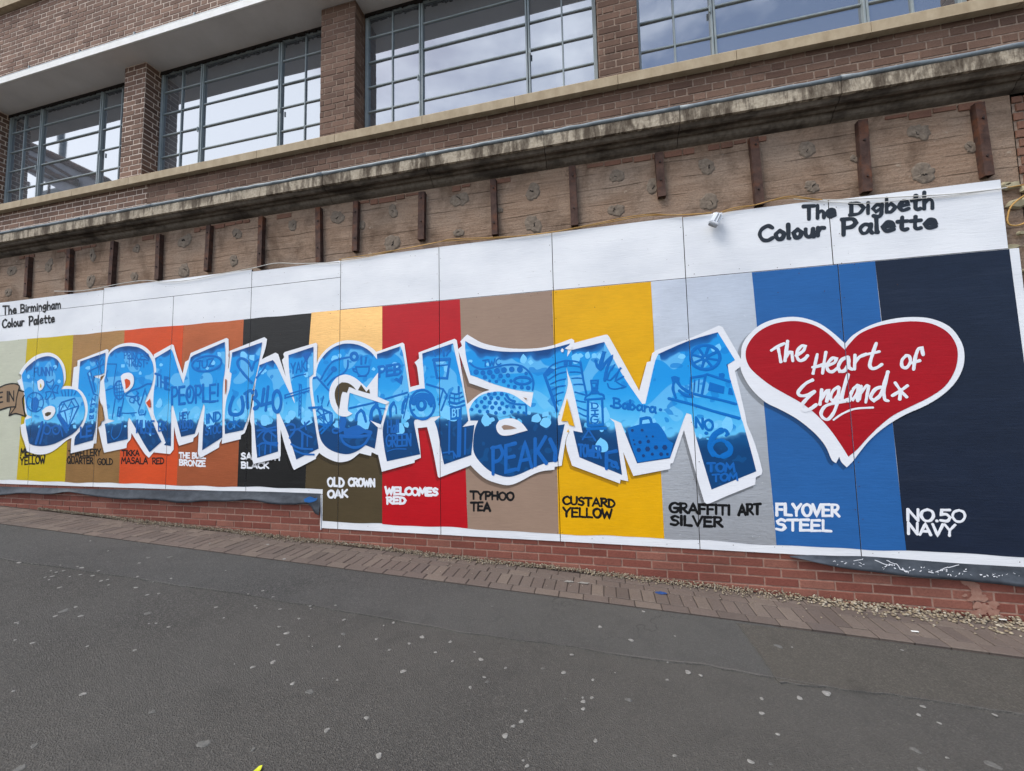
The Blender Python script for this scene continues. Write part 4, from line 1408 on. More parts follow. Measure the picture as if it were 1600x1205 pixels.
# ------------------------------------------------------------------ the letters
LET = [
    ('B', [('A', [(205, 345), (183, 328), (215, 275), (270, 212), (340, 160), (410, 135), (480, 131), (540, 155), (590, 205), (620, 265), (632, 340), (628, 400), (605, 455), (640, 450), (690, 455), (745, 470), (795, 520), (830, 600), (840, 680),
                  (830, 750), (805, 830), (760, 890), (715, 935), (640, 972), (560, 1040), (480, 1090), (400, 1108), (330, 1103), (258, 1075), (245, 1030), (232, 985), (205, 905), (198, 825), (232, 810), (238, 765), (260, 735), (240, 690),
                  (236, 600), (228, 520), (198, 470), (165, 400), (200, 380)])],
     [('A', [(208, 345), (240, 290), (290, 240), (350, 195), (420, 168), (480, 165), (540, 190), (575, 235), (598, 300), (608, 370), (605, 440), (583, 482), (640, 478), (700, 482), (745, 500), (785, 555), (808, 630), (815, 700), (800, 770),
             (770, 830), (730, 880), (680, 920), (600, 965), (520, 1005), (450, 1022), (380, 1028), (320, 1020), (278, 1002), (265, 930), (250, 850), (242, 775), (312, 748), (262, 728), (250, 650), (240, 570), (228, 470), (215, 400)])]),
    ('I', [('A', [(745, 205), (1025, 96), (1043, 105), (1032, 330), (965, 362), (962, 480), (945, 640), (925, 1000), (900, 1005), (893, 1046), (678, 1097), (686, 955), (700, 930), (770, 840), (800, 760), (810, 650), (790, 540), (745, 470), (690, 455), (708, 272), (742, 260)])],
     [('A', [(770, 215), (1012, 130), (1002, 325), (965, 342), (903, 353), (918, 368), (958, 378), (955, 480), (945, 560), (930, 740), (915, 850), (890, 970), (712, 1022), (722, 940), (780, 870), (815, 800), (838, 720), (842, 640), (825, 570), (790, 510), (750, 475), (760, 330)])]),
    ('R', [('A', [(1033, 155), (1060, 110), (1110, 70), (1180, 43), (1260, 35), (1340, 50), (1400, 80), (1450, 130), (1485, 190), (1502, 260), (1503, 340), (1480, 440), (1475, 560), (1470, 700), (1500, 840), (1562, 988), (1430, 1140), (1390, 1100), (1330, 1010), (1262, 902),
                  (1255, 960), (1222, 1000), (1215, 1046), (1000, 1091), (975, 990), (945, 850), (968, 825), (970, 792), (1000, 775), (988, 660), (960, 590), (948, 430), (1005, 345), (1015, 250)])],
     [('A', [(1040, 165), (1075, 120), (1130, 85), (1200, 68), (1260, 68), (1330, 80), (1390, 115), (1435, 165), (1465, 230), (1475, 300), (1472, 380), (1450, 460), (1425, 520), (1390, 600), (1410, 650), (1455, 770), (1500, 880), (1550, 985), (1435, 1087),
             (1380, 1000), (1320, 890), (1270, 800), (1240, 752), (1225, 790), (1225, 960), (1030, 1005), (1018, 900), (1005, 815), (1102, 785), (1040, 768), (1025, 640), (1010, 500), (1000, 400), (1015, 345), (1025, 250)])]),
    ('M', [('B', [(248, 208), (420, 112), (440, 120), (470, 230), (525, 392), (548, 280), (580, 262), (602, 195), (945, 50), (965, 60), (968, 240), (955, 420), (935, 700), (905, 1010), (880, 1060), (875, 1102), (700, 1200), (670, 1165), (680, 950), (660, 990), (630, 1010),
                  (625, 1046), (490, 1086), (465, 1010), (442, 900), (438, 1122), (405, 1165), (250, 1150), (300, 1060), (270, 920), (235, 700), (240, 400)])],
     [('B', [(258, 245), (410, 155), (430, 190), (480, 350), (530, 490), (570, 350), (600, 240), (635, 215), (928, 88), (935, 200), (930, 360), (912, 480), (905, 700), (905, 1005), (712, 1128), (722, 900), (737, 720), (725, 682), (690, 800), (640, 970), (510, 1000), (470, 850),
             (430, 692), (414, 720), (410, 1088), (345, 1078), (362, 1055), (300, 900), (248, 780), (245, 600), (262, 460), (270, 350)])]),
    ('I', [('B', [(975, 175), (1310, 42), (1335, 62), (1320, 150), (1275, 290), (1200, 560), (1165, 830), (1120, 965), (1085, 985), (1082, 1022), (900, 1067), (905, 1000), (915, 800), (913, 385), (950, 368), (968, 330), (975, 230)])],
     [('B', [(1000, 190), (1288, 92), (1255, 290), (1212, 480), (1185, 600), (1168, 760), (1105, 935), (930, 972), (928, 800), (945, 640), (975, 540), (995, 390), (975, 375), (985, 300)])]),
    ('N', [('C', [(392, 290), (420, 258), (555, 191), (582, 205), (620, 320), (655, 422), (618, 262), (640, 236), (630, 205), (645, 186), (945, 96), (958, 110), (950, 420), (905, 440), (925, 700), (985, 1100), (985, 1140), (945, 1195), (945, 1210), (735, 1318), (718, 1290), (650, 1100),
                  (605, 930), (605, 1182), (590, 1205), (345, 1260), (330, 1200), (325, 900), (310, 830), (340, 640), (370, 400)])],
     [('C', [(402, 310), (530, 262), (565, 310), (650, 490), (742, 682), (728, 600), (690, 400), (680, 215), (920, 135), (918, 400), (880, 430), (885, 560), (925, 820), (970, 1112), (755, 1218), (735, 1150), (690, 1010), (640, 880), (578, 742), (565, 780), (580, 1140), (380, 1202), (365, 1050),
             (350, 800), (350, 600), (375, 430)])]),
    ('G', [('D', [(135, 365), (190, 343), (205, 280), (225, 205), (270, 135), (340, 70), (430, 25), (520, 10), (620, 20), (700, 55), (770, 105), (815, 165), (843, 210), (830, 240), (800, 330), (805, 555), (915, 602), (885, 720), (840, 850), (830, 1100), (797, 1112), (742, 1086), (735, 1122),
                  (625, 1095), (540, 1160), (450, 1182), (380, 1172), (290, 1130), (222, 1080), (205, 1000), (170, 700), (145, 500)])],
     [('D', [(210, 310), (235, 225), (290, 150), (350, 95), (430, 55), (510, 42), (600, 52), (680, 85), (740, 130), (790, 190), (822, 240), (800, 340), (800, 556), (880, 626), (850, 740), (828, 822), (800, 850), (795, 900), (772, 1052), (682, 1018), (620, 1065), (540, 1100), (470, 1103),
             (380, 1080), (310, 1040), (260, 980), (235, 900), (215, 760), (190, 600), (172, 450), (172, 380), (205, 358)])]),
    ('H', [('E', [(40, 187), (300, 95), (318, 108), (350, 330), (375, 522), (462, 500), (440, 330), (416, 285), (460, 248), (455, 190), (800, 58), (822, 72), (850, 250), (900, 560), (950, 830), (1030, 840), (1025, 900), (1000, 1170), (947, 1278), (652, 1392), (640, 1380), (590, 1120), (537, 906), (447, 916),
                  (465, 1060), (477, 1201), (417, 1225), (417, 1248), (102, 1335), (90, 1280), (50, 1100), (30, 1000), (100, 900), (165, 680), (60, 622), (60, 400), (60, 200)])],
     [('E', [(55, 205), (280, 130), (305, 200), (340, 400), (365, 572), (440, 545), (515, 535), (500, 350), (490, 200), (785, 102), (810, 220), (860, 440), (900, 640), (932, 845), (875, 905), (990, 885), (960, 1175), (700, 1265), (680, 1180), (640, 950), (608, 850), (672, 795), (420, 836), (410, 860),
             (440, 1020), (470, 1167), (150, 1235), (125, 1100), (110, 930), (140, 800), (175, 670), (120, 640), (60, 612)])]),
    ('a', [('F', [(118, 145), (160, 100), (185, 78), (230, 105), (320, 155), (440, 188), (580, 210), (740, 216), (900, 205), (1040, 172), (1185, 118), (1212, 135), (1212, 170), (1190, 300), (1180, 500), (1195, 560), (1290, 1020), (1170, 1000), (1132, 1085), (1092, 1338), (1025, 1350), (1022, 1378),
                  (912, 1390), (822, 1420), (692, 1490), (592, 1525), (500, 1515), (370, 1470), (280, 1400), (215, 1333), (225, 1230), (255, 942), (135, 970), (205, 918), (175, 790), (180, 750), (300, 650), (400, 612), (205, 545), (95, 222), (135, 187)])],
     [('F', [(165, 140), (230, 175), (340, 215), (480, 238), (640, 245), (800, 240), (960, 220), (1080, 190), (1172, 165), (1150, 215), (1140, 420), (1150, 560), (1100, 740), (1055, 870), (1060, 950), (1120, 940), (1090, 1080), (1052, 1298), (942, 1313), (822, 1358), (692, 1418), (590, 1446), (500, 1433),
             (400, 1388), (320, 1318), (260, 1238), (240, 1150), (255, 1000), (290, 905), (215, 905), (200, 800), (250, 715), (320, 660), (400, 635), (480, 625), (560, 635), (640, 665), (720, 720), (795, 777), (820, 633), (700, 620), (560, 590), (400, 540), (280, 490), (215, 470), (185, 350), (165, 230)])]),
    ('M', [('G', [(300, 140), (350, 160), (640, 82), (668, 80), (690, 105), (960, 590), (975, 622), (1050, 345), (1085, 335), (1100, 260), (1150, 225)]), ('H', [(580, 185), (880, 55), (915, 68), (1075, 345), (1095, 400), (1085, 450), (1035, 490), (1090, 720), (1140, 940)]),
            ('L', [(1150, 200), (1230, 400), (1298, 650), (1290, 685), (1235, 712), (1230, 782), (960, 890), (800, 960), (765, 968), (740, 950), (680, 750), (545, 260), (440, 575), (415, 580), (415, 632), (60, 700)]),
            ('K', [(1190, 470), (1240, 750), (1165, 735), (1160, 772), (700, 600), (640, 390)]), ('F', [(1170, 1000), (1290, 1020), (1190, 560), (1145, 425)])],
     [('G', [(325, 228), (640, 150), (700, 260), (830, 490), (1005, 745), (1035, 742), (1090, 500), (1130, 330), (1160, 265)]), ('H', [(590, 200), (870, 118), (1035, 385), (965, 430), (985, 550), (1060, 800), (1100, 960)]),
      ('L', [(1110, 180), (1200, 500), (1240, 655), (810, 830), (740, 600), (640, 250), (615, 110), (570, 95), (545, 150), (410, 530), (95, 578)]),
      ('K', [(1170, 190), (1055, 140), (1105, 185), (1130, 330), (1180, 690), (770, 520), (710, 265), (800, 283)]), ('F', [(1190, 560), (1145, 425), (1140, 300)])]),
]
LLAB = ['first letter, a blue B outlined in white', 'second letter, a blue slanted I outlined in white', 'third letter, a blue R outlined in white', 'fourth letter, a blue M outlined in white', 'fifth letter, a blue leaning I', 'sixth letter, a blue N outlined in white',
        'seventh letter, a blue G outlined in white', 'eighth letter, a blue H outlined in white', 'ninth letter, a wide blue lower case a', 'last letter, a tall blue M outlined in white']


def inside(px, poly):
    x, y = px
    c_ = False
    n_ = len(poly)
    for i in range(n_):
        x1, y1 = poly[i]
        x2, y2 = poly[i - 1]
        if (y1 > y) != (y2 > y) and x < (x2 - x1) * (y - y1) / (y2 - y1) + x1: c_ = not c_
    return c_


def fill_mesh(pts, name, parent):
    """letter filling, cut into small cells so the sprayed fade under the top edge can follow it"""
    mb = MB(); mb.poly(pts)
    me = bpy.data.meshes.new(name)
    lo = Vector((min(p.x for p in pts), pts[0].y, min(p.z for p in pts)))
    me.from_pydata([p - lo for p in mb.v], [], mb.f)
    bm = bmesh.new(); bm.from_mesh(me)
    X1, Z1 = max(p.x for p in pts) - lo.x, max(p.z for p in pts) - lo.z
    st = 0.03
    for k_ in range(1, int(X1 / st) + 1):
        bmesh.ops.bisect_plane(bm, geom=bm.verts[:] + bm.edges[:] + bm.faces[:], dist=1e-6, plane_co=Vector((k_ * st, 0, 0)), plane_no=Vector((1, 0, 0)))
    for k_ in range(1, int(Z1 / st) + 1):
        bmesh.ops.bisect_plane(bm, geom=bm.verts[:] + bm.edges[:] + bm.faces[:], dist=1e-6, plane_co=Vector((0, 0, k_ * st)), plane_no=Vector((0, 0, 1)))
    lay = bm.verts.layers.float.new('fade')
    q = [(p.x - lo.x, p.z - lo.z) for p in pts]
    for v in bm.verts:
        best = None
        for i in range(len(q)):
            (xa, za), (xb, zb) = q[i - 1], q[i]
            if abs(xb - xa) < 1e-6: continue
            t = (v.co.x - xa) / (xb - xa)
            if -0.02 <= t <= 1.02:
                zz_ = za + (zb - za) * t
                if zz_ >= v.co.z - 1e-3 and abs(zb - za) < 1.1 * abs(xb - xa) and (best is None or zz_ < best): best = zz_
        v[lay] = 1.0
        if best is not None and best > Z1 * 0.74: v[lay] = min(1.0, (best - v.co.z) / 0.15)
    bm.to_mesh(me); bm.free()
    me.materials.append(MT['fill'])
    cut_seams(me, lo, True)
    o = bpy.data.objects.new(name, me)
    COL.objects.link(o)
    ORIG[o.name] = lo
    o.parent = parent
    o.location = lo - ORIG[parent.name]
    return o


LOBJ = []
FPX_ = []
for i, (ch, wsegs, fsegs) in enumerate(LET):
    wpx = [p for c_, pp in wsegs for p in PX(c_, pp)]
    fpx = [p for c_, pp in fsegs for p in PX(c_, pp)]
    wpx = smooth_poly(wpx, True, 3, 34)
    fpx = smooth_poly(fpx, True, 3, 34)
    mb = MB(); mb.poly(WP(wpx, YW['white'] - .0003 * i))
    lo_ = tag(mb.build('painted_letter', MT['letter_white'], hd, cut=True), LLAB[i])
    LOBJ.append(lo_); FPX_.append(fpx)
    k_ = 1.0 if i > 4 else 0.55
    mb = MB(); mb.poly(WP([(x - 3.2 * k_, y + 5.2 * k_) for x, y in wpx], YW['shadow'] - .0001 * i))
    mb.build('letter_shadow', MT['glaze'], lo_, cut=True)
    fill_mesh(WP(fpx, YW['fill'] - .00004 * i), 'letter_fill', lo_)


def patch(li, name, crop, pts, mat, y, smooth=True, corner=45):
    px = PX(crop, pts)
    if smooth: px = smooth_poly(px, True, 4, corner)
    mb = MB(); mb.poly(WP(px, y))
    return mb.build(name, mat, LOBJ[li], cut=True)


WO, CT = YW['over'], YW['counter']
OVER = [(0, 'A', [(358, 405), (395, 382), (420, 400), (425, 440), (405, 480), (380, 497), (365, 470)]), (0, 'A', [(402, 690), (440, 655), (490, 640), (525, 655), (530, 700), (500, 750), (455, 777), (425, 770), (415, 735)]),
        (2, 'A', [(1160, 355), (1190, 330), (1240, 322), (1275, 345), (1287, 395), (1275, 450), (1240, 490), (1197, 517), (1185, 470), (1170, 420)]),
        (6, 'D', [(803, 322), (692, 467), (620, 400), (560, 360), (490, 340), (420, 360), (370, 410), (340, 480), (335, 560), (355, 640), (400, 710), (450, 740), (510, 742), (557, 715), (515, 690), (512, 655), (530, 515), (880, 628), (915, 603), (800, 556)]),
        (6, 'D', [(728, 780), (750, 790), (832, 820), (838, 852), (805, 850)]),
        (8, 'F', [(463, 955), (490, 905), (560, 885), (640, 890), (710, 930), (765, 1000), (690, 1020), (600, 1045), (520, 1048), (475, 1012)]),
        (8, 'G', [(222, 230), (236, 210), (252, 225), (245, 248), (228, 248)]), (8, 'G', [(262, 212), (300, 185), (330, 190), (325, 225), (290, 222)])]
for j, (li, cr, pts) in enumerate(OVER):
    patch(li, 'white_inline', cr, pts, MT['letter_white'], WO - .00008 * j)
CNT = [(0, 'A', [(384, 424), (398, 440), (398, 462), (384, 470)], 'mellow'), (0, 'A', [(430, 715), (460, 700), (492, 704), (485, 725), (455, 742), (435, 738)], 'oak'),
       (2, 'A', [(1195, 390), (1215, 380), (1245, 395), (1252, 425), (1235, 460), (1205, 482), (1203, 440)], 'tikka'), (2, 'A', [(1402, 612), (1440, 570), (1446, 650), (1430, 658)], 'tikka'),
       (4, 'B', [(932, 445), (945, 448), (940, 560), (930, 600)], 'bronze'), (4, 'B', [(965, 200), (975, 225), (965, 232)], 'bronze'),
       (6, 'D', [(387, 520), (410, 450), (455, 415), (510, 420), (560, 450), (592, 487), (545, 465), (525, 460), (505, 515), (465, 505), (450, 540), (430, 672), (400, 610)], 'oak'),
       (6, 'D', [(610, 490), (640, 436), (690, 506), (718, 477), (727, 523), (680, 512)], 'oak'),
       (8, 'F', [(720, 682), (757, 690), (752, 708)], 'tea'), (8, 'F', [(513, 965), (540, 948), (600, 955), (662, 980), (600, 990), (535, 994)], 'tea'),
       (8, 'F', [(1087, 912), (1142, 690), (1215, 962), (1160, 945), (1150, 910)], 'custard'), (8, 'F', [(1140, 1015), (1155, 985), (1162, 1015)], 'custard'),
       (2, 'A', [(975, 620), (1000, 775), (970, 792), (962, 820), (940, 840), (955, 700)], 'jewel')]
for j, (li, cr, pts, m_) in enumerate(CNT):
    patch(li, 'letter_counter', cr, pts, SM[m_], CT - .00008 * j, corner=40)

# pale spray blobs along the paint line, inside each letter
rb = random.Random(77)
for i, fpx in enumerate(FPX_):
    mb = MB()
    x0, x1 = min(p[0] for p in fpx), max(p[0] for p in fpx)
    y0, y1 = min(p[1] for p in fpx), max(p[1] for p in fpx)
    ov = [smooth_poly(PX(c_, pp), True, 2, 45) for li, c_, pp in OVER if li == i]
    cnt, tries = 0, 0
    want = int((x1 - x0) / (9 if i > 6 else 6))
    sc_ = 0.6 + 0.55 * (x0 + x1) / 2 / 1000
    while cnt < want and tries < 3000:
        tries += 1
        px_ = rb.uniform(x0, x1)
        if cnt % 4 < 3:
            py_ = 655 + (14 if px_ > 930 else 0) + rb.gauss(-3, 9)
            r_ = rb.choice((3.5, 5, 7, 9, 11.5)) * sc_
        else:
            py_ = rb.uniform(y0 + 8, y0 + 45)
            r_ = rb.uniform(3, 8) * sc_
        if not all(inside((px_ + r_ * 1.1 * cos(a), py_ + r_ * 1.5 * sin(a)), fpx) for a in (0, .8, 1.57, 2.4, 3.14, 3.9, 4.71, 5.5)): continue
        if any(inside((px_ + r_ * 1.2 * cos(a), py_ + r_ * 1.2 * sin(a)), o_) for o_ in ov for a in (0, 1.05, 2.1, 3.14, 4.2, 5.2)): continue
        n_ = rb.choice((4, 5, 5, 6, 7))
        ph = rb.uniform(0, 6)
        el = rb.uniform(.8, 1.5)
        pts = [(px_ + r_ * rb.uniform(.6, 1.1) * cos(ph + 2 * pi * k_ / n_), py_ + r_ * el * rb.uniform(.6, 1.1) * sin(ph + 2 * pi * k_ / n_)) for k_ in range(n_)]
        pts = smooth_poly(pts, True, 3, 80)
        mb.poly(WP(pts, YW['blob'] - .00001 * cnt))
        cnt += 1
    tag(mb.build('spray_blobs', MT['light'], LOBJ[i], cut=True), kind='stuff')

# ------------------------------------------------------------------ doodles inside the letters
DD, D2 = YW['doodle'], YW['doodle2']


def doodle(li, name, items, mat='blue', y=None):
    """items: ('s', crop, width, points) stroke; ('c', ...) closed stroke; ('l', ...) straight-cornered stroke; ('p', crop, 0, points) solid; ('t', crop, w, text, a, b, h) lettering"""
    mb = MB()
    y = DD if y is None else y
    for it in items:
        k_, cr, wd = it[0], it[1], it[2]
        s = CROPS[cr][2] / 1.22
        if k_ == 's': stroke(mb, PX(cr, it[3]), wd / s, y)
        elif k_ == 'c': stroke(mb, PX(cr, it[3]), wd / s, y, True, True)
        elif k_ == 'l': stroke(mb, PX(cr, it[3]), wd / s, y, False)
        elif k_ == 'p':
            px = smooth_poly(PX(cr, it[3]), True, 3, 50)
            mb.poly(WP(px, y - .0003 - random.uniform(0, .0001)))
        elif k_ == 't':
            lettering(mb, cr, it[3], it[4], it[5], it[6], wd, y, gap=.14)
    return mb.build(name, MT[mat], LOBJ[li], cut=True)


# B
doodle(0, 'lettering', [('t', 'A', 12, 'FUNNY', (325, 355), (520, 350), 78), ('l', 'A', 10, [(540, 285), (536, 300)])])
doodle(0, 'football_doodle', [('c', 'A', 10, disc(335, 605, 82, 92)), ('p', 'A', 0, [(305, 570), (345, 553), (373, 590), (366, 650), (345, 700), (310, 700), (295, 640)]),
                              ('l', 'A', 7, [(345, 553), (352, 515)]), ('l', 'A', 7, [(373, 590), (412, 572)]), ('l', 'A', 7, [(366, 650), (412, 662)]), ('l', 'A', 7, [(305, 570), (268, 545)])])
doodle(0, 'shamrock_doodle', [('c', 'A', 9, [(490, 482), (455, 445), (443, 405), (475, 415), (510, 388), (516, 422)]), ('c', 'A', 9, [(502, 490), (535, 440), (562, 450), (547, 492), (556, 520), (515, 508)]),
                              ('c', 'A', 9, [(487, 500), (432, 510), (445, 540), (430, 575), (458, 575), (492, 520)]), ('s', 'A', 9, [(502, 505), (520, 540), (522, 572)])])
doodle(0, 'diamond_doodle', [('l', 'A', 12, [(572, 635), (592, 608), (715, 568), (755, 640), (566, 705), (572, 635)]), ('l', 'A', 10, [(580, 690), (615, 615), (648, 668), (685, 595), (720, 655)]),
                             ('l', 'A', 14, [(566, 705), (650, 868), (755, 645)]), ('l', 'A', 12, [(620, 690), (655, 850), (700, 665)]), ('l', 'A', 9, [(586, 497), (602, 545)]), ('l', 'A', 9, [(622, 492), (630, 545)]),
                             ('l', 'A', 9, [(655, 487), (656, 545)]), ('l', 'A', 9, [(692, 487), (685, 542)]), ('l', 'A', 9, [(730, 498), (714, 532)])])
doodle(0, 'spectacles_doodle', [('c', 'A', 12, disc(450, 870, 34, 42)), ('c', 'A', 12, disc(538, 872, 32, 40)), ('s', 'A', 12, [(484, 860), (500, 848), (508, 862)]), ('l', 'A', 22, [(405, 800), (345, 1000)]),
                                ('l', 'A', 14, [(440, 800), (385, 1000)]), ('l', 'A', 20, [(555, 730), (640, 890)]), ('l', 'A', 12, [(600, 760), (660, 850)]), ('s', 'A', 12, [(570, 825), (590, 880), (600, 930)])], 'blue2')
# I
doodle(1, 'lettering', [('l', 'A', 12, [(860, 765), (895, 760)]), ('s', 'A', 11, [(860, 765), (862, 735), (880, 745), (880, 762)]), ('s', 'A', 11, [(880, 745), (898, 730), (895, 760)]),
                        ('l', 'A', 11, [(863, 705), (900, 692)]), ('l', 'A', 11, [(863, 705), (868, 672)]), ('l', 'A', 11, [(882, 698), (884, 675)]), ('l', 'A', 11, [(900, 692), (902, 664)]),
                        ('l', 'A', 11, [(872, 650), (876, 612)]), ('l', 'A', 11, [(874, 630), (908, 622)]), ('l', 'A', 11, [(880, 600), (886, 565), (910, 592), (914, 552)])])
doodle(1, 'gift_doodle', [('l', 'A', 13, [(842, 330), (898, 525)]), ('l', 'A', 11, [(868, 305), (912, 500)]), ('l', 'A', 10, [(842, 328), (865, 302), (1000, 242)]), ('s', 'A', 9, [(945, 270), (920, 225), (925, 200), (950, 235), (955, 280)]),
                          ('s', 'A', 9, [(955, 270), (965, 210), (985, 185), (990, 225), (960, 275)]), ('l', 'A', 9, [(900, 525), (935, 540)]), ('l', 'A', 12, [(958, 280), (972, 330)])])
doodle(1, 'lettering', [('t', 'A', 20, 'LE', (770, 945), (880, 925), 95)], 'blue2')
# R
doodle(2, 'lettering', [('t', 'A', 10, "PRINCE'S", (1190, 185), (1425, 205), 66), ('t', 'A', 11, 'TRUST', (1225, 258), (1395, 268), 74), ('l', 'A', 12, [(1410, 228), (1416, 232)])])
doodle(2, 'microphone_doodle', [('c', 'A', 12, disc(1145, 490, 50, 88)), ('l', 'A', 6, [(1100, 450), (1190, 430)]), ('l', 'A', 6, [(1096, 480), (1194, 465)]), ('l', 'A', 6, [(1098, 515), (1192, 500)]), ('l', 'A', 6, [(1105, 545), (1185, 535)]),
                                ('l', 'A', 6, [(1120, 415), (1125, 565)]), ('l', 'A', 6, [(1143, 405), (1148, 575)]), ('l', 'A', 6, [(1166, 410), (1172, 560)]), ('l', 'A', 10, [(1105, 575), (1078, 760)]), ('l', 'A', 10, [(1188, 570), (1150, 745)]),
                                ('l', 'A', 12, [(1138, 655), (1160, 655), (1142, 740), (1125, 738), (1138, 655)]), ('s', 'A', 8, [(1080, 845), (1068, 920), (1095, 965), (1140, 930), (1170, 850), (1172, 790)])])
doodle(2, 'flag_doodle', [('l', 'A', 8, [(1030, 238), (1118, 240), (1085, 470), (1015, 492)]), ('s', 'A', 8, [(1035, 300), (1020, 350), (1035, 400)])])
doodle(2, 'horn_doodle', [('s', 'A', 12, [(1205, 535), (1255, 498), (1335, 470), (1410, 432), (1452, 430)]), ('s', 'A', 9, [(1210, 545), (1290, 550), (1330, 520), (1310, 500)]), ('c', 'A', 9, disc(1268, 585, 24, 26)), ('c', 'A', 9, disc(1315, 570, 20, 24)),
                          ('s', 'A', 10, [(1392, 478), (1370, 560), (1345, 640), (1325, 610), (1318, 520)]), ('s', 'A', 9, [(1345, 640), (1330, 690), (1340, 730), (1390, 720), (1400, 690)]), ('s', 'A', 8, [(1170, 710), (1230, 712), (1310, 706)]), ('s', 'A', 8, [(1410, 545), (1390, 480)])])
doodle(2, 'lettering', [('t', 'A', 14, 'MUSE', (1310, 900), (1480, 915), 125)], 'blue2')
# M
doodle(3, 'lettering', [('t', 'B', 20, 'THE', (262, 505), (398, 555), 112), ('t', 'B', 22, 'PEOPLE!', (415, 688), (872, 655), 165), ('c', 'B', 11, disc(585, 575, 14, 45))])
doodle(3, 'lettering', [('t', 'B', 14, 'JUZ', (655, 350), (822, 318), 72), ('c', 'B', 15, rot_pts(disc(757, 297, 142, 72), (757, 297), -.16))])
doodle(3, 'lettering', [('t', 'B', 11, 'HEY', (495, 830), (590, 822), 62), ('t', 'B', 14, 'HOOD', (500, 918), (622, 915), 76), ('l', 'B', 10, [(515, 945), (572, 932)]), ('t', 'B', 14, 'STOC', (745, 985), (890, 958), 78)], 'blue2')
doodle(3, 'lettering', [('t', 'B', 16, 'IND', (752, 872), (888, 842), 86)])
doodle(3, 'lettering', [('t', 'B', 12, 'EK', (290, 945), (372, 935), 85)], 'blue2')
# second I and N share the heart and the band's name
doodle(4, 'heart_doodle', [('s', 'B', 18, [(1190, 482), (1120, 405), (1060, 325), (1052, 275), (1090, 246), (1150, 280), (1190, 362)]), ('s', 'B', 18, [(1190, 362), (1212, 290), (1248, 258)])])
doodle(5, 'heart_doodle', [('s', 'B', 16, [(1330, 292), (1305, 345), (1235, 432)])])
doodle(4, 'lettering', [('s', 'B', 30, [(1008, 620), (978, 720), (985, 775), (1040, 788), (1090, 765), (1105, 700), (1092, 620)]), ('s', 'B', 28, [(1140, 580), (1150, 720)]), ('s', 'B', 26, [(1120, 585), (1175, 555), (1195, 575)]), ('s', 'B', 10, [(1015, 800), (1010, 900)]),
                        ('t', 'B', 13, 'OK', (955, 930), (1075, 905), 70)])
doodle(5, 'lettering', [('s', 'B', 28, [(1225, 560), (1232, 600), (1212, 625)]), ('s', 'B', 26, [(1215, 640), (1255, 680), (1240, 715), (1212, 728)]), ('l', 'B', 24, [(1305, 540), (1285, 695), (1372, 672)]), ('l', 'B', 24, [(1345, 520), (1322, 745)]),
                        ('c', 'B', 28, disc(1430, 660, 40, 100))])
doodle(5, 'lettering', [('t', 'C', 13, 'YAKI', (705, 395), (862, 362), 100), ('s', 'C', 10, [(715, 435), (770, 412), (845, 398)])])
doodle(5, 'pennant_doodle', [('p', 'C', 0, [(808, 202), (908, 180), (850, 285)])], 'blue2')
doodle(5, 'crane_doodle', [('l', 'C', 11, [(645, 600), (880, 530)]), ('l', 'C', 11, [(645, 628), (878, 556)]), ('l', 'C', 14, [(648, 600), (650, 628)]), ('l', 'C', 9, [(785, 500), (780, 800)]), ('l', 'C', 9, [(804, 500), (798, 840)]),
                           ('l', 'C', 5, [(785, 560), (803, 600), (784, 640), (802, 680), (783, 720), (800, 760), (781, 800)]), ('l', 'C', 9, [(785, 500), (804, 500)]), ('s', 'C', 7, [(808, 570), (830, 585), (850, 565), (872, 572)])])
doodle(5, 'road_junction_doodle', [('s', 'C', 15, [(375, 865), (430, 905), (475, 930), (560, 1000)]), ('s', 'C', 14, [(380, 940), (450, 930), (558, 905)]), ('s', 'C', 15, [(560, 935), (470, 950), (440, 1010), (480, 1055), (572, 1060)]), ('s', 'C', 14, [(385, 1000), (420, 960), (455, 940)]),
                                   ('s', 'C', 14, [(385, 1090), (440, 1060), (570, 1085)]), ('l', 'C', 12, [(400, 1090), (402, 1180)]), ('l', 'C', 14, [(460, 1080), (455, 1165)]), ('l', 'C', 12, [(510, 1080), (508, 1150)]), ('l', 'C', 10, [(520, 970), (516, 1040)]),
                                   ('s', 'C', 15, [(660, 895), (700, 878), (740, 895), (735, 950), (690, 1010)]), ('s', 'C', 14, [(700, 935), (790, 920), (880, 850)]), ('s', 'C', 13, [(770, 925), (840, 975), (905, 1005)]), ('l', 'C', 18, [(815, 960), (812, 1095)]), ('l', 'C', 13, [(862, 985), (862, 1090)]),
                                   ('s', 'C', 14, [(705, 1070), (790, 1110), (910, 1120)]), ('s', 'C', 13, [(740, 1130), (830, 1165), (925, 1170)]), ('l', 'C', 12, [(835, 860), (850, 930)])], 'blue2')
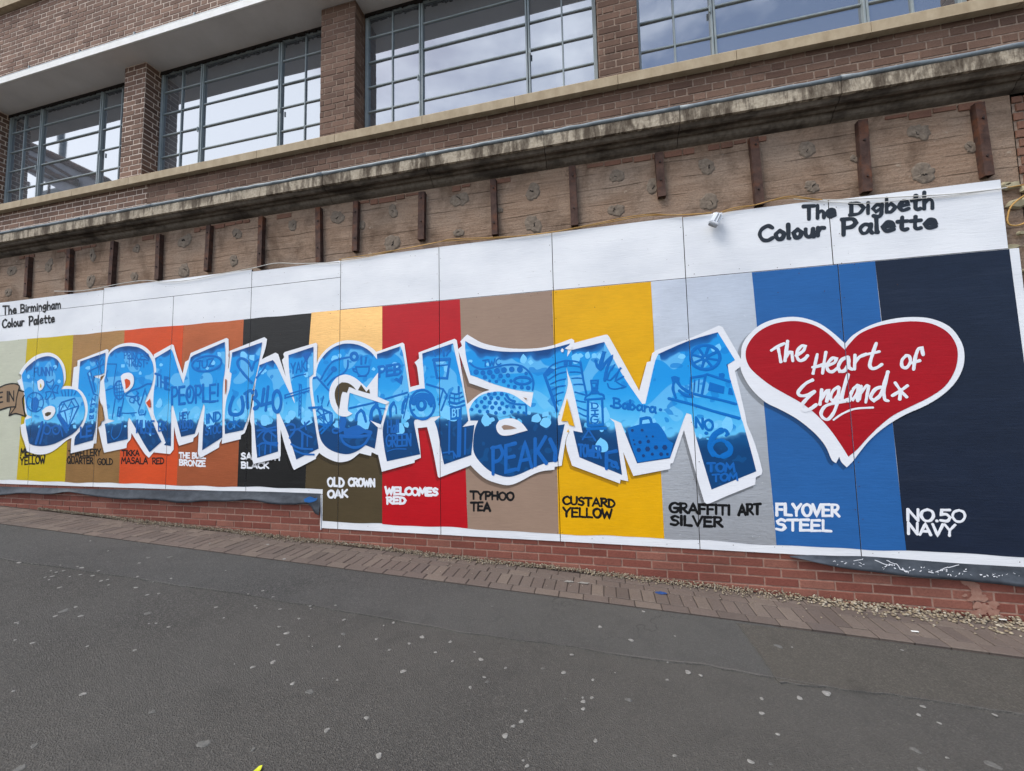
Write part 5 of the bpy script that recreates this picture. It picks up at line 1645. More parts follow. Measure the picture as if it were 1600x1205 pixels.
# G
doodle(6, 'rays_doodle', [('l', 'D', 11, [(222, 545), (230, 605)]), ('l', 'D', 11, [(278, 550), (262, 620)]), ('l', 'D', 11, [(335, 590), (318, 638)])])
doodle(6, 'robot_arm_doodle', [('l', 'D', 18, [(185, 375), (215, 365), (328, 490)]), ('s', 'D', 15, [(255, 385), (300, 300), (360, 222), (440, 190), (535, 172)]), ('s', 'D', 14, [(318, 442), (370, 382), (465, 330), (508, 275), (514, 205)]), ('p', 'D', 0, disc(378, 288, 28, 28)),
                               ('l', 'D', 12, [(370, 310), (288, 405)]), ('c', 'D', 22, disc(573, 168, 30, 34))])
doodle(6, 'cup_doodle', [('l', 'D', 13, [(590, 265), (718, 262)]), ('s', 'D', 13, [(718, 262), (712, 315), (682, 348), (625, 348), (600, 310), (590, 265)]), ('s', 'D', 12, [(590, 285), (562, 285), (570, 305), (602, 318)]), ('l', 'D', 12, [(612, 356), (690, 354)]),
                         ('l', 'D', 16, [(642, 172), (642, 238)]), ('l', 'D', 16, [(688, 178), (680, 232)])])
doodle(6, 'lattice_doodle', [('l', 'D', 15, [(140, 660), (230, 655), (360, 715)]), ('l', 'D', 14, [(215, 690), (262, 640), (300, 770), (230, 740), (340, 700), (345, 830), (225, 690)]), ('l', 'D', 14, [(240, 880), (345, 790)]), ('l', 'D', 16, [(362, 730), (360, 800), (260, 905)]),
                             ('l', 'D', 13, [(225, 745), (330, 845), (240, 810)]), ('l', 'D', 12, [(280, 690), (285, 860)])])
doodle(6, 'burger_doodle', [('s', 'D', 22, [(440, 928), (570, 940), (725, 925)]), ('s', 'D', 18, [(445, 935), (480, 1000), (570, 1042), (665, 1015), (722, 935)]), ('s', 'D', 26, [(432, 880), (480, 865), (540, 905), (600, 845), (670, 880), (735, 900)]), ('c', 'D', 14, disc(398, 880, 32, 22)),
                            ('p', 'D', 0, [(440, 745), (490, 740), (500, 790), (480, 860), (432, 860), (425, 800)]), ('p', 'D', 0, [(470, 875), (600, 830), (710, 885), (600, 925), (480, 920)])], 'blue2')
doodle(6, 'viaduct_doodle', [('l', 'D', 15, [(530, 664), (800, 602)]), ('s', 'D', 22, [(592, 775), (602, 720), (640, 682), (665, 710), (686, 790)]), ('s', 'D', 30, [(735, 780), (742, 690), (790, 630)]), ('s', 'D', 20, [(790, 630), (820, 700), (828, 770)]), ('l', 'D', 14, [(790, 662), (868, 668)])])
# H
doodle(7, 'lettering', [('t', 'E', 26, 'PEB', (70, 425), (285, 395), 96)])
doodle(7, 'heart_doodle', [('p', 'E', 0, [(217, 450), (240, 430), (264, 442), (295, 402), (305, 420), (292, 500)])])
doodle(7, 'viaduct_doodle', [('l', 'E', 15, [(135, 636), (345, 575)]), ('s', 'E', 26, [(185, 800), (185, 720), (215, 672)]), ('s', 'E', 12, [(215, 672), (238, 720), (240, 775)]), ('s', 'E', 22, [(300, 770), (305, 690), (332, 640)]), ('l', 'E', 12, [(358, 590), (310, 820)])])
doodle(7, 'camera_doodle', [('c', 'E', 20, disc(490, 690, 118, 140, 26)), ('s', 'E', 44, disc(490, 685, 82, 82, 14, pi * 1.05, pi * 1.95)), ('c', 'E', 26, disc(482, 692, 36, 46)), ('p', 'E', 0, [(560, 690), (592, 690), (590, 715), (562, 718)]), ('p', 'E', 0, [(392, 735), (420, 728), (418, 748), (398, 752)]),
                            ('l', 'E', 15, [(532, 495), (690, 542)]), ('l', 'E', 13, [(690, 542), (728, 600), (672, 745)]), ('l', 'E', 12, [(690, 545), (650, 690)])])
doodle(7, 'drink_cup_doodle', [('l', 'E', 28, [(600, 262), (752, 255)]), ('l', 'E', 18, [(605, 285), (632, 432), (728, 438), (752, 275)]), ('l', 'E', 12, [(618, 318), (742, 308)]), ('s', 'E', 20, [(690, 165), (698, 220)]), ('s', 'E', 16, [(748, 175), (722, 218)]), ('s', 'E', 14, [(598, 185), (615, 225)])])
doodle(7, 'tower_doodle', [('s', 'E', 14, [(765, 580), (820, 590), (868, 575)]), ('s', 'E', 14, [(752, 620), (820, 632), (880, 612)]), ('s', 'E', 20, [(748, 665), (820, 680), (888, 655)]), ('s', 'E', 16, [(760, 705), (820, 715), (895, 695)]), ('l', 'E', 10, [(755, 600), (750, 690)]), ('l', 'E', 8, [(800, 590), (796, 680)]),
                           ('l', 'E', 8, [(845, 585), (842, 675)]), ('p', 'E', 0, [(755, 720), (870, 705), (868, 830), (760, 840)]), ('l', 'E', 16, [(840, 520), (840, 575)])])
doodle(7, 'lettering', [('t', 'E', 11, 'BT', (778, 808), (850, 800), 74)], 'light', D2)
doodle(7, 'tower_shaft_doodle', [('l', 'E', 16, [(752, 850), (748, 1160)]), ('l', 'E', 44, [(848, 845), (842, 1170)]), ('l', 'E', 14, [(905, 920), (900, 1165)]), ('l', 'E', 14, [(690, 1155), (785, 1140), (820, 1195)]), ('l', 'E', 12, [(790, 1145), (795, 1205)])], 'blue2')
doodle(7, 'lettering', [('t', 'E', 16, 'Hall', (155, 965), (265, 955), 115), ('t', 'E', 18, 'GREEN', (145, 1092), (382, 1085), 112), ('s', 'E', 9, [(155, 1140), (230, 1118), (335, 1118)])], 'blue2')
# a
doodle(8, 'lettering', [('t', 'F', 14, 'TWC', (335, 388), (505, 366), 60)])
dots = [(270, 440, 26), (335, 447, 24), (400, 442, 27), (470, 428, 28), (538, 420, 28), (612, 414, 27), (690, 416, 29), (750, 452, 17), (355, 490, 21), (432, 483, 22), (505, 476, 22), (575, 471, 21), (400, 525, 14), (463, 530, 16), (535, 526, 20), (605, 525, 17),
        (580, 572, 15), (640, 582, 19), (708, 588, 19), (770, 592, 22), (390, 652, 17), (450, 647, 19), (515, 650, 20), (355, 690, 20), (415, 690, 20), (480, 690, 20), (322, 726, 18), (400, 733, 20), (458, 738, 20), (520, 740, 20), (277, 766, 18), (350, 775, 20), (425, 780, 20),
        (495, 790, 20), (565, 770, 17), (630, 772, 16), (690, 780, 14), (228, 798, 16), (305, 816, 18), (380, 820, 18), (460, 832, 18), (540, 828, 18), (612, 822, 17), (675, 826, 13), (728, 830, 14)]
doodle(8, 'crocodile_doodle', [('s', 'F', 15, [(208, 352), (262, 392), (340, 410), (450, 390), (560, 370), (660, 370), (740, 402), (798, 468), (820, 540), (812, 612)]), ('c', 'F', 22, disc(715, 522, 78, 34)), ('p', 'F', 0, [(640, 490), (700, 478), (780, 490), (720, 505)]),
                               ('s', 'F', 16, [(545, 690), (572, 722), (640, 745), (740, 752)]), ('s', 'F', 22, [(560, 658), (590, 700), (640, 722)]), ('l', 'F', 13, [(750, 762), (752, 850)])] + [('p', 'F', 0, disc(a, b, r, r * 1.02, 10)) for a, b, r in dots])
doodle(8, 'round_tower_doodle', [('l', 'F', 22, [(925, 462), (1048, 815)]), ('s', 'F', 14, [(925, 455), (1000, 372), (1110, 332), (1150, 330)]), ('p', 'F', 0, [(918, 462), (980, 398), (1032, 415), (955, 482)]), ('p', 'F', 0, [(1110, 340), (1150, 335), (1150, 378), (1112, 388)]),
                                 ('s', 'F', 12, [(1030, 412), (1090, 390), (1140, 382)]), ('s', 'F', 12, [(968, 512), (1050, 460), (1130, 438)]), ('s', 'F', 12, [(985, 555), (1060, 520), (1130, 505)]), ('s', 'F', 12, [(1000, 608), (1060, 580), (1125, 570)]), ('s', 'F', 12, [(1015, 668), (1060, 645), (1105, 632)]), ('s', 'F', 12, [(1030, 728), (1070, 712), (1088, 708)])])
doodle(9, 'round_tower_doodle', [('l', 'F', 20, [(1272, 350), (1300, 520), (1330, 655)]), ('s', 'F', 14, [(1160, 330), (1220, 336), (1272, 350)]), ('s', 'F', 12, [(1160, 378), (1220, 380), (1275, 392)]), ('s', 'F', 12, [(1170, 440), (1230, 438), (1280, 446)]), ('s', 'F', 12, [(1190, 500), (1240, 496), (1292, 500)]),
                                 ('s', 'F', 12, [(1210, 560), (1255, 556), (1305, 560)]), ('s', 'F', 12, [(1220, 632), (1270, 645), (1325, 662)]), ('s', 'F', 12, [(1232, 712), (1280, 722), (1320, 728)]), ('s', 'F', 12, [(1245, 775), (1290, 795), (1325, 808)]), ('s', 'F', 12, [(1258, 832), (1300, 855), (1330, 865)]), ('p', 'F', 0, [(1160, 332), (1190, 334), (1190, 378), (1160, 376)])])
doodle(8, 'lettering', [('t', 'K', 34, 'PEAK', (-72, 688), (452, 580), 255)], 'blue2')
doodle(8, 'lettering', [('l', 'K', 34, [(490, 350), (545, 470), (535, 548)])], 'blue2')
# M
doodle(9, 'bottle_doodle', [('l', 'F', 15, [(1372, 522), (1440, 520), (1430, 608), (1385, 612), (1372, 522)]), ('l', 'F', 12, [(1390, 545), (1425, 545), (1420, 590), (1398, 592)]), ('s', 'F', 16, [(1385, 618), (1365, 650), (1325, 675), (1315, 705)]), ('s', 'F', 16, [(1430, 615), (1450, 645), (1490, 660), (1498, 695)]),
                            ('l', 'F', 20, [(1318, 705), (1498, 692)]), ('l', 'F', 18, [(1345, 715), (1342, 950)]), ('l', 'F', 18, [(1480, 705), (1488, 940)]), ('l', 'F', 22, [(1345, 955), (1490, 945)]), ('l', 'F', 24, [(1340, 985), (1515, 980)]), ('p', 'F', 0, [(1392, 615), (1428, 612), (1445, 650), (1378, 655)])])
doodle(9, 'lettering', [('l', 'F', 12, [(1380, 735), (1384, 788)]), ('s', 'F', 12, [(1372, 735), (1425, 742), (1442, 765), (1425, 786), (1376, 788)]), ('l', 'F', 12, [(1378, 808), (1440, 806)]), ('l', 'F', 12, [(1410, 808), (1412, 845)]), ('l', 'F', 12, [(1378, 848), (1442, 845)]),
                        ('s', 'F', 12, [(1435, 868), (1395, 862), (1372, 890), (1385, 925), (1430, 925), (1440, 895), (1405, 895)])])
doodle(9, 'lettering', [('s', 'G', 24, [(558, 330), (572, 380), (590, 405), (612, 320), (640, 240), (622, 330), (612, 410), (660, 340), (712, 290), (668, 400), (645, 520)]), ('s', 'G', 15, [(740, 370), (690, 440), (665, 510), (700, 515), (770, 440), (800, 395), (770, 450), (745, 525), (790, 500), (822, 482)]),
                        ('s', 'G', 12, [(672, 550), (690, 590), (750, 602), (845, 580), (800, 560), (760, 535)])])
doodle(9, 'lettering', [('t', 'G', 22, 'Babara', (728, 778), (1132, 830), 88), ('l', 'G', 20, [(705, 764), (711, 766)]), ('l', 'G', 22, [(1176, 800), (1184, 802)])])
doodle(9, 'wheel_doodle', [('c', 'H', 26, disc(750, 360, 140, 116, 28)), ('c', 'H', 24, disc(746, 366, 24, 22, 10))] + [('l', 'H', 22, [(746 + 36 * cos(a), 364 + 30 * sin(a)), (750 + 132 * cos(a), 360 + 108 * sin(a))]) for a in [.25 + k_ * pi / 4 for k_ in range(8)]])
doodle(9, 'boat_doodle', [('l', 'H', 20, [(612, 556), (735, 536), (768, 522), (985, 592)]), ('p', 'H', 0, [(792, 596), (936, 640), (926, 710), (774, 678)]), ('p', 'H', 0, [(976, 650), (1002, 656), (1022, 724), (968, 714)]), ('l', 'H', 16, [(612, 560), (600, 690)]), ('l', 'H', 22, [(752, 532), (718, 712)]), ('l', 'H', 14, [(648, 580), (640, 690)]), ('l', 'H', 12, [(690, 572), (680, 690)]),
                          ('s', 'H', 22, [(600, 700), (720, 730), (880, 765), (1045, 808)]), ('l', 'H', 24, [(400, 755), (610, 808), (820, 875), (1075, 945)]), ('p', 'H', 0, [(420, 548), (460, 538), (505, 555), (500, 590), (470, 602), (430, 592)]), ('s', 'H', 24, [(450, 585), (440, 665), (465, 745)]), ('s', 'H', 26, [(480, 588), (520, 645), (605, 700)]), ('s', 'H', 24, [(500, 680), (555, 722), (625, 735)]),
                          ('p', 'H', 0, [(880, 515), (920, 508), (938, 525), (925, 575), (880, 562)])])
doodle(9, 'lettering', [('t', 'L', 26, 'NO', (655, 232), (822, 262), 96), ('l', 'L', 26, [(756, 288), (764, 290)])])
doodle(9, 'lettering', [('s', 'L', 24, [(950, 310), (968, 295), (945, 262), (900, 258)]), ('s', 'L', 46, [(905, 262), (845, 300), (802, 370), (800, 440), (830, 490)]), ('s', 'L', 26, [(830, 490), (880, 512), (920, 510)]), ('s', 'L', 44, [(920, 510), (980, 480), (992, 430), (960, 385)]), ('s', 'L', 26, [(960, 385), (910, 356), (850, 368), (812, 410)])])
doodle(9, 'lettering', [('t', 'L', 24, 'TOM', (770, 655), (1030, 655), 78), ('t', 'L', 20, 'TOM', (820, 752), (1058, 738), 66)], 'blue2')
doodle(9, 'hall_doodle', [('p', 'K', 0, [(1232, 240), (1345, 205), (1480, 190), (1530, 200), (1600, 300), (1620, 350), (1672, 385), (1642, 520), (1330, 572), (1285, 450), (1250, 330)]), ('s', 'K', 24, [(1358, 200), (1362, 152), (1440, 142), (1462, 190)])])
mbx = [('p', 'K', 0, disc(a, b, r, r, 6)) for a, b, r in [(1278, 262, 15), (1372, 260, 15), (1352, 375, 18), (1432, 368, 18), (1340, 450, 22), (1425, 440, 26), (1505, 425, 22), (1590, 425, 26), (1385, 505, 16), (1470, 490, 16), (1555, 490, 20), (1615, 490, 14), (1290, 355, 9), (1475, 320, 11), (1415, 320, 10), (1300, 395, 10)]]
doodle(9, 'hall_window_doodle', mbx, 'navyfill', D2)
doodle(9, 'lettering', [('t', 'K', 20, 'TOWER', (765, 508), (978, 530), 112), ('l', 'K', 13, [(800, 350), (860, 258), (925, 360)]), ('l', 'K', 10, [(815, 330), (900, 325)])], 'blue2')
doodle(9, 'skull_doodle', [('s', 'K', 26, [(1030, 630), (1030, 480), (1125, 460)]), ('s', 'K', 24, [(1040, 545), (1085, 560), (1120, 590), (1140, 625)]), ('c', 'K', 18, disc(1105, 590, 26, 24))], 'blue2')

# ------------------------------------------------------------------ the heart
wpx = smooth_poly(PX('T', [(275, 470), (280, 420), (310, 370), (370, 320), (450, 292), (540, 286), (630, 310), (700, 355), (762, 410), (800, 370), (880, 325), (980, 296), (1080, 286), (1170, 295), (1250, 330), (1300, 390), (1320, 450), (1315, 520), (1280, 590), (1220, 650), (1140, 700),
                           (1040, 745), (950, 800), (880, 860), (830, 920), (800, 960), (770, 990), (745, 965), (735, 940), (720, 970), (700, 955), (670, 890), (620, 830), (540, 765), (460, 720), (390, 685), (330, 630), (290, 570), (272, 520)]), True, 4, 40)
fpx = smooth_poly(PX('T', [(297, 470), (305, 420), (345, 365), (410, 325), (490, 306), (560, 308), (630, 330), (690, 370), (735, 415), (762, 440), (780, 415), (830, 365), (910, 330), (1000, 312), (1090, 306), (1170, 318), (1240, 355), (1280, 410), (1290, 470), (1275, 540), (1230, 610), (1160, 660),
                           (1080, 700), (990, 745), (920, 800), (860, 860), (820, 905), (778, 940), (740, 880), (690, 810), (630, 745), (560, 690), (490, 650), (420, 610), (360, 565), (315, 520)]), True, 4, 40)
mb = MB(); mb.poly(WP(wpx, -.0082))
ht = tag(mb.build('painted_heart', MT['letter_white'], hd, cut=True), 'red heart with a white outline')
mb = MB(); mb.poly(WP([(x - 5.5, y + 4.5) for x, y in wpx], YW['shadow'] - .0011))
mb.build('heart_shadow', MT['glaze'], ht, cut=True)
mb = MB(); mb.poly(WP(fpx, -.0094))
mb.build('heart_fill', MT['heart'], ht, cut=True)
HW = 31
HS = [[(95, 170), (150, 135), (215, 105)], [(158, 140), (172, 210), (185, 280)], [(250, 82), (238, 170), (225, 270)], [(228, 250), (262, 190), (290, 190), (300, 270)], [(332, 220), (400, 175), (420, 130), (385, 128), (345, 175), (342, 235), (368, 268), (410, 255), (442, 220)],
      [(535, 210), (515, 300), (495, 392)], [(618, 188), (600, 290), (586, 390)], [(492, 332), (550, 320), (610, 300)], [(622, 322), (700, 288), (718, 250), (680, 245), (632, 305), (638, 360), (680, 375), (735, 335)],
      [(822, 235), (770, 262), (738, 325), (752, 372), (800, 362), (838, 290), (832, 232)], [(832, 232), (840, 330), (872, 352)], [(898, 215), (893, 350)], [(896, 290), (940, 235), (1005, 207)], [(1102, 102), (1062, 220), (1040, 310), (1062, 345), (1110, 335), (1155, 305)], [(1015, 208), (1130, 182)],
      [(1390, 220), (1350, 265), (1352, 325), (1395, 335), (1430, 280), (1420, 228), (1390, 220)], [(1553, 212), (1540, 148), (1505, 160), (1475, 250), (1462, 352)], [(1442, 292), (1520, 268)],
      [(490, 455), (420, 492), (352, 570), (372, 605), (440, 600), (508, 565)], [(508, 565), (430, 640), (382, 705), (402, 745), (460, 738), (525, 692)], [(578, 548), (570, 620), (560, 690)], [(568, 645), (625, 560), (645, 555), (640, 600), (626, 660)],
      [(738, 522), (690, 555), (662, 625), (690, 660), (735, 590), (745, 530)], [(745, 530), (730, 660), (695, 765), (640, 832), (590, 818), (572, 770), (615, 705), (720, 672), (845, 655)], [(832, 402), (795, 520), (770, 630), (788, 655), (830, 640)],
      [(920, 505), (880, 545), (852, 615), (878, 645), (925, 570), (932, 508)], [(932, 508), (920, 590), (925, 655)], [(958, 515), (940, 640)], [(942, 595), (1010, 508), (1032, 515), (1018, 580), (1002, 668)], [(1150, 522), (1092, 545), (1048, 618), (1080, 652), (1145, 595), (1190, 460), (1215, 375)],
      [(1215, 375), (1178, 560), (1185, 640), (1215, 655)], [(1285, 482), (1340, 560), (1395, 618)], [(1402, 510), (1340, 555), (1258, 605)], [(1338, 545), (1328, 640)]]
mb = MB()
for q in HS:
    stroke(mb, PX('V', q), HW / 6.154, -.0106)
stroke(mb, PX('V', [(692, 838), (780, 778), (900, 732), (1072, 720)]), 18 / 6.154, -.0106)
mb.build('heart_lettering', MT['letter_white'], ht, cut=True)

# ------------------------------------------------------------------ the painted ribbon at the left
mb = MB(); mb.poly(WP(smooth_poly(PX('A', [(-420, 640), (-300, 520), (-120, 490), (0, 462), (50, 440), (110, 428), (160, 432), (188, 452), (160, 560), (150, 650), (80, 655), (0, 680), (-120, 720), (-300, 760)]), True, 3, 45), -.0052))
rbn = tag(mb.build('painted_ribbon', MT['ribbon'], hd, cut=True), 'tan painted ribbon with black lettering')
mb = MB(); mb.poly(WP(PX('A', [(178, 490), (255, 512), (243, 532), (215, 580), (240, 742), (150, 715), (85, 735), (102, 655), (150, 652), (165, 550)]), -.0049))
mb.build('ribbon_tail', MT['ribbon'], rbn)
mb = MB()
for q in ([(0, 462), (50, 440), (110, 428), (160, 432), (188, 452), (160, 560), (150, 650), (80, 655), (0, 680), (-120, 720)], [(178, 490), (255, 512), (243, 532), (215, 580), (240, 742)], [(240, 742), (150, 715), (85, 735), (102, 658)], [(150, 652), (100, 720)], [(-300, 540), (-120, 490), (0, 462)]):
    stroke(mb, PX('A', q), 11 / 6.146, -.0058, True, False, 50)
mb.build('ribbon_outline', MT['ink'], rbn)
mb = MB()
lettering(mb, 'A', 'E IN', (-20, 615), (135, 590), 95, 13, -.0058, gap=.1)
mb.build('ribbon_lettering', MT['ink'], rbn)


# ------------------------------------------------------------------ felt flashings under the hoarding
def felt(name, top, bot, label, sag=0.02, fold=None):
    t_px = smooth_poly(top, False, 6, 60)
    b_px = smooth_poly(bot, False, 6, 60)
    T_, B_ = WP(t_px, -.003), WP(b_px, -.03)
    n_ = 120
    x0, x1 = max(T_[0].x, B_[0].x), min(T_[-1].x, B_[-1].x)

    def at(L, x):
        for p, q in zip(L[:-1], L[1:]):
            if p.x <= x <= q.x or (p is L[0] and x < p.x) or (q is L[-1] and x > q.x):
                t = (x - p.x) / max(1e-6, q.x - p.x)
                return p.z + (q.z - p.z) * t
        return L[-1].z
    rows = 5
    mb = MB()
    grid = []
    rf = random.Random(3)
    for i in range(n_ + 1):
        x = x0 + (x1 - x0) * i / n_
        zt, zb = at(T_, x), at(B_, x)
        col_ = []
        for j in range(rows + 1):
            t = j / rows
            d = -.0035 - .030 * t ** 1.4 - .006 * t * sin(x * 4 + 1.3 * sin(x * 2.2)) - .0015 * t * sin(x * 19)
            col_.append(Vector((x, d, zt + (zb - zt) * t)))
        grid.append(col_)
    vv = [p for c_ in grid for p in c_] + [p + Vector((0, .0035, 0)) for c_ in grid for p in c_]
    N_ = (n_ + 1) * (rows + 1)
    ff = []
    for i in range(n_):
        for j in range(rows):
            a, b = i * (rows + 1) + j, (i + 1) * (rows + 1) + j
            ff.append((a, a + 1, b + 1, b))
            ff.append((N_ + a, N_ + b, N_ + b + 1, N_ + a + 1))
        a, b = i * (rows + 1) + rows, (i + 1) * (rows + 1) + rows
        ff.append((a, N_ + a, N_ + b, b))
    for i in (0, n_):
        for j in range(rows):
            a = i * (rows + 1) + j
            ff.append((a, N_ + a, N_ + a + 1, a + 1))
    mb.add(vv, ff)
    o = mb.build(name, MT['felt'], smooth=True)
    tag(o, label, 'felt strip')
    return o


fl = felt('roofing_felt', [(-60, 761), (0, 760.5), (100, 763), (250, 766), (400, 768), (501, 771.5)],
          PX('R', [(-180, 228), (0, 222), (110, 212), (230, 218), (320, 207), (430, 225), (560, 240), (660, 240), (760, 248), (850, 258), (960, 249), (1060, 250), (1180, 244), (1270, 262), (1370, 266), (1440, 262), (1462, 285), (1478, 318), (1492, 316), (1504, 270)]),
          'torn grey roofing felt hanging from the left, higher part of the hoarding')
mb = MB()
mb.poly(WP(smooth_poly(PX('R', [(1422, 240), (1450, 228), (1475, 236), (1485, 232), (1480, 246), (1450, 256), (1425, 252)]), True, 3, 60), -.034))
mb.build('paint_smudge', SM['steel'], fl)
fr2 = felt('roofing_felt', PX('U', [(500, 506), (600, 502), (730, 506), (860, 508), (1050, 522), (1300, 541), (1600, 560), (1700, 568)]),
           PX('U', [(505, 511), (560, 522), (640, 540), (760, 564), (900, 580), (1050, 600), (1250, 616), (1450, 636), (1600, 652), (1700, 662)]),
           'dark grey roofing felt splashed with white paint under the right end of the hoarding')
mb = MB()
rq = random.Random(4)
SPL = [[(960, 530), (1000, 545), (1030, 570), (1050, 580)], [(1030, 562), (1060, 582)], [(1205, 572), (1240, 562), (1290, 550)], [(1190, 580), (1225, 570)], [(900, 525), (960, 545), (985, 545)], [(800, 530), (850, 522)], [(1150, 582), (1180, 588)]]
for q in SPL:
    q = [(x + rq.uniform(-5, 5), y + rq.uniform(-4, 4)) for x, y in smooth_poly(q, False, 4, 180)]
    stroke(mb, PX('U', q), rq.uniform(2.2, 4.5) / 2.996, -.034, False)
for k_ in range(60):
    cx, cy = rq.uniform(690, 1590), 0
    lo_y = 512 + (cx - 600) * .065
    cy = lo_y + rq.uniform(8, 24 + (cx - 690) * .03)
    stroke(mb, PX('U', [(cx, cy), (cx + rq.uniform(-9, 9), cy + rq.uniform(-3, 5))]), rq.choice((1.2, 1.8, 2.5, 4.5)) / 2.996, -.035, False)
tag(mb.build('paint_splash', MT['letter_white'], fr2), kind='stuff')
# white paint run down the end of the step
mb = MB()
mb.box((-3.098, -.004, Z(-1.255)), (-3.086, 0.012, Z(-0.872)), bev=.002)
tag(mb.build('step_batten', MT['board'], hd), 'short upright edge where the hoarding steps down')

# ------------------------------------------------------------------ cables and floodlight
ca = [(85, 455), (120, 455), (150, 451), (190, 443), (225, 438.5), (262, 440.5), (300, 437), (345, 428), (395, 419), (430, 411.5), (470, 412), (530, 410)]
cb = [(530, 407), (575, 401), (620, 391), (690, 377.5), (703, 376.5), (770, 372.5), (850, 364.5), (930, 351.5), (1005, 338), (1060, 336), (1112, 333)]
cc = [(1126, 333), (1150, 327), (1178, 321), (1200, 315), (1232, 309.5), (1262, 311), (1285, 312)]
cd_ = [(1282, 312), (1300, 312.5), (1360, 310), (1430, 306.5), (1490, 303), (1560, 295.5), (1574, 293)]
ce = [(1572, 293.3), (1600, 289), (1640, 282)]
tag_l = [(ca, 'cable_white', 'thin pale cable drooping along the top of the left part of the hoarding'), (cb, 'cable', 'yellow cable running along the hoarding top to the left of the floodlight'),
         (cc, 'cable', 'yellow cable running a short way right from the floodlight'),
         (cd_, 'cable_white', 'white cable stretched across the grey title lettering near the hoarding top'), (ce, 'cable', 'yellow cable end leaving the frame at the right above the cable loop')]
for px, m_, lb in tag_l:
    mb = MB()
    sp = smooth_poly(px, False, 6, 180)
    mb.tube([wall(a, b, -.014) for a, b in sp], .0042, 7)
    if px in (cb, cc):
        mb.tube([wall(a, b - 1.2 - 1.5 * sin(k_ * .31), -.019) for k_, (a, b) in enumerate(sp)], .0036, 6)
    tag(mb.build('cable', MT[m_], smooth=True), lb, 'cable')
mb = MB()
mb.tube([wall(a, b, .02) for a, b in smooth_poly([(1640, 290), (1606, 303), (1590, 313), (1579, 324), (1575, 336), (1574, 346), (1579, 352), (1592, 352), (1606, 346)], False, 6, 180)], .006, 8)
tag(mb.build('cable', MT['cable'], smooth=True), 'yellow cable loop hanging at the broken brick beside the hoarding end', 'cable')
mb = MB()
mb.tube([wall(a, b, -.013) for a, b in smooth_poly([(1240, 311), (1290, 315), (1350, 318), (1420, 312), (1500, 304), (1566, 294.5)], False, 6, 180)], .003, 7)
tag(mb.build('cable', MT['cable_white'], smooth=True), 'lower, thinner white cable sagging over the grey title lettering', 'cable')

lp = wall(1119, 342, -.06)
fl = empty('floodlight', lp, 'small white floodlight clipped to the top edge of the hoarding', 'floodlight')


def xf(pts, c, ax, az):
    Rm = Matrix.Rotation(ax, 4, 'X') @ Matrix.Rotation(az, 4, 'Y')
    return [c + (Rm @ Vector(p)) for p in pts]


def prism(mb, lo, hi, taper, c, ax, az, mi=0):
    x0, y0, z0 = (q_ * .82 for q_ in lo)
    x1, y1, z1 = (q_ * .82 for q_ in hi)
    t = taper
    v = [(x0, y0, z0), (x1, y0, z0), (x1, y1, z0), (x0, y1, z0), (x0 * t, y0 * t, z1), (x1 * t, y0 * t, z1), (x1 * t, y1 * t, z1), (x0 * t, y1 * t, z1)]
    bm = bmesh.new()
    bvs = [bm.verts.new(p) for p in v]
    for f in [(0, 3, 2, 1), (4, 5, 6, 7), (0, 1, 5, 4), (1, 2, 6, 5), (2, 3, 7, 6), (3, 0, 4, 7)]: bm.faces.new([bvs[i] for i in f])
    bmesh.ops.bevel(bm, geom=bm.edges[:], offset=.006, segments=2, affect='EDGES')
    bm.verts.index_update()
    mb.add(xf([p.co for p in bm.verts], c, ax, az), [[q.index for q in f.verts] for f in bm.faces], mi)
    bm.free()


AX, AZ = radians(-4), radians(30)
mb = MB(); prism(mb, (-.05, -.03, -.055), (.05, .036, .062), .82, lp, AX, AZ)
mb.build('lamp_casing', MT['lamp_body'], fl)
mb = MB(); prism(mb, (-.053, -.033, -.073), (.053, .039, -.052), 1.0, lp, AX, AZ)
mb.build('visor_frame', MT['lamp_body'], fl)
mb = MB(); prism(mb, (-.046, -.026, -.079), (.046, .030, -.0752), 1.0, lp, AX, AZ)
mb.build('lens', MT['lamp_dark'], fl)
mb = MB()
for xo in (-.004, .028):
    prism(mb, (xo - .0015, -.033, -.045), (xo + .0015, -.0275, .05), .8, lp, AX, AZ)
mb.build('cooling_rib', MT['lamp_dark'], fl)
mb = MB()
mb.tube([lp + Vector((0, .03, .045)), lp + Vector((0.0, .05, .075)), lp + Vector((0, .075, .07))], .009, 8)
mb.tube([lp + Vector((.035, .02, .05)), lp + Vector((.05, .035, .062)), wall(1128, 333, -.016)], .006, 8)
mb.build('bracket_arm', MT['lamp_body'], fl)

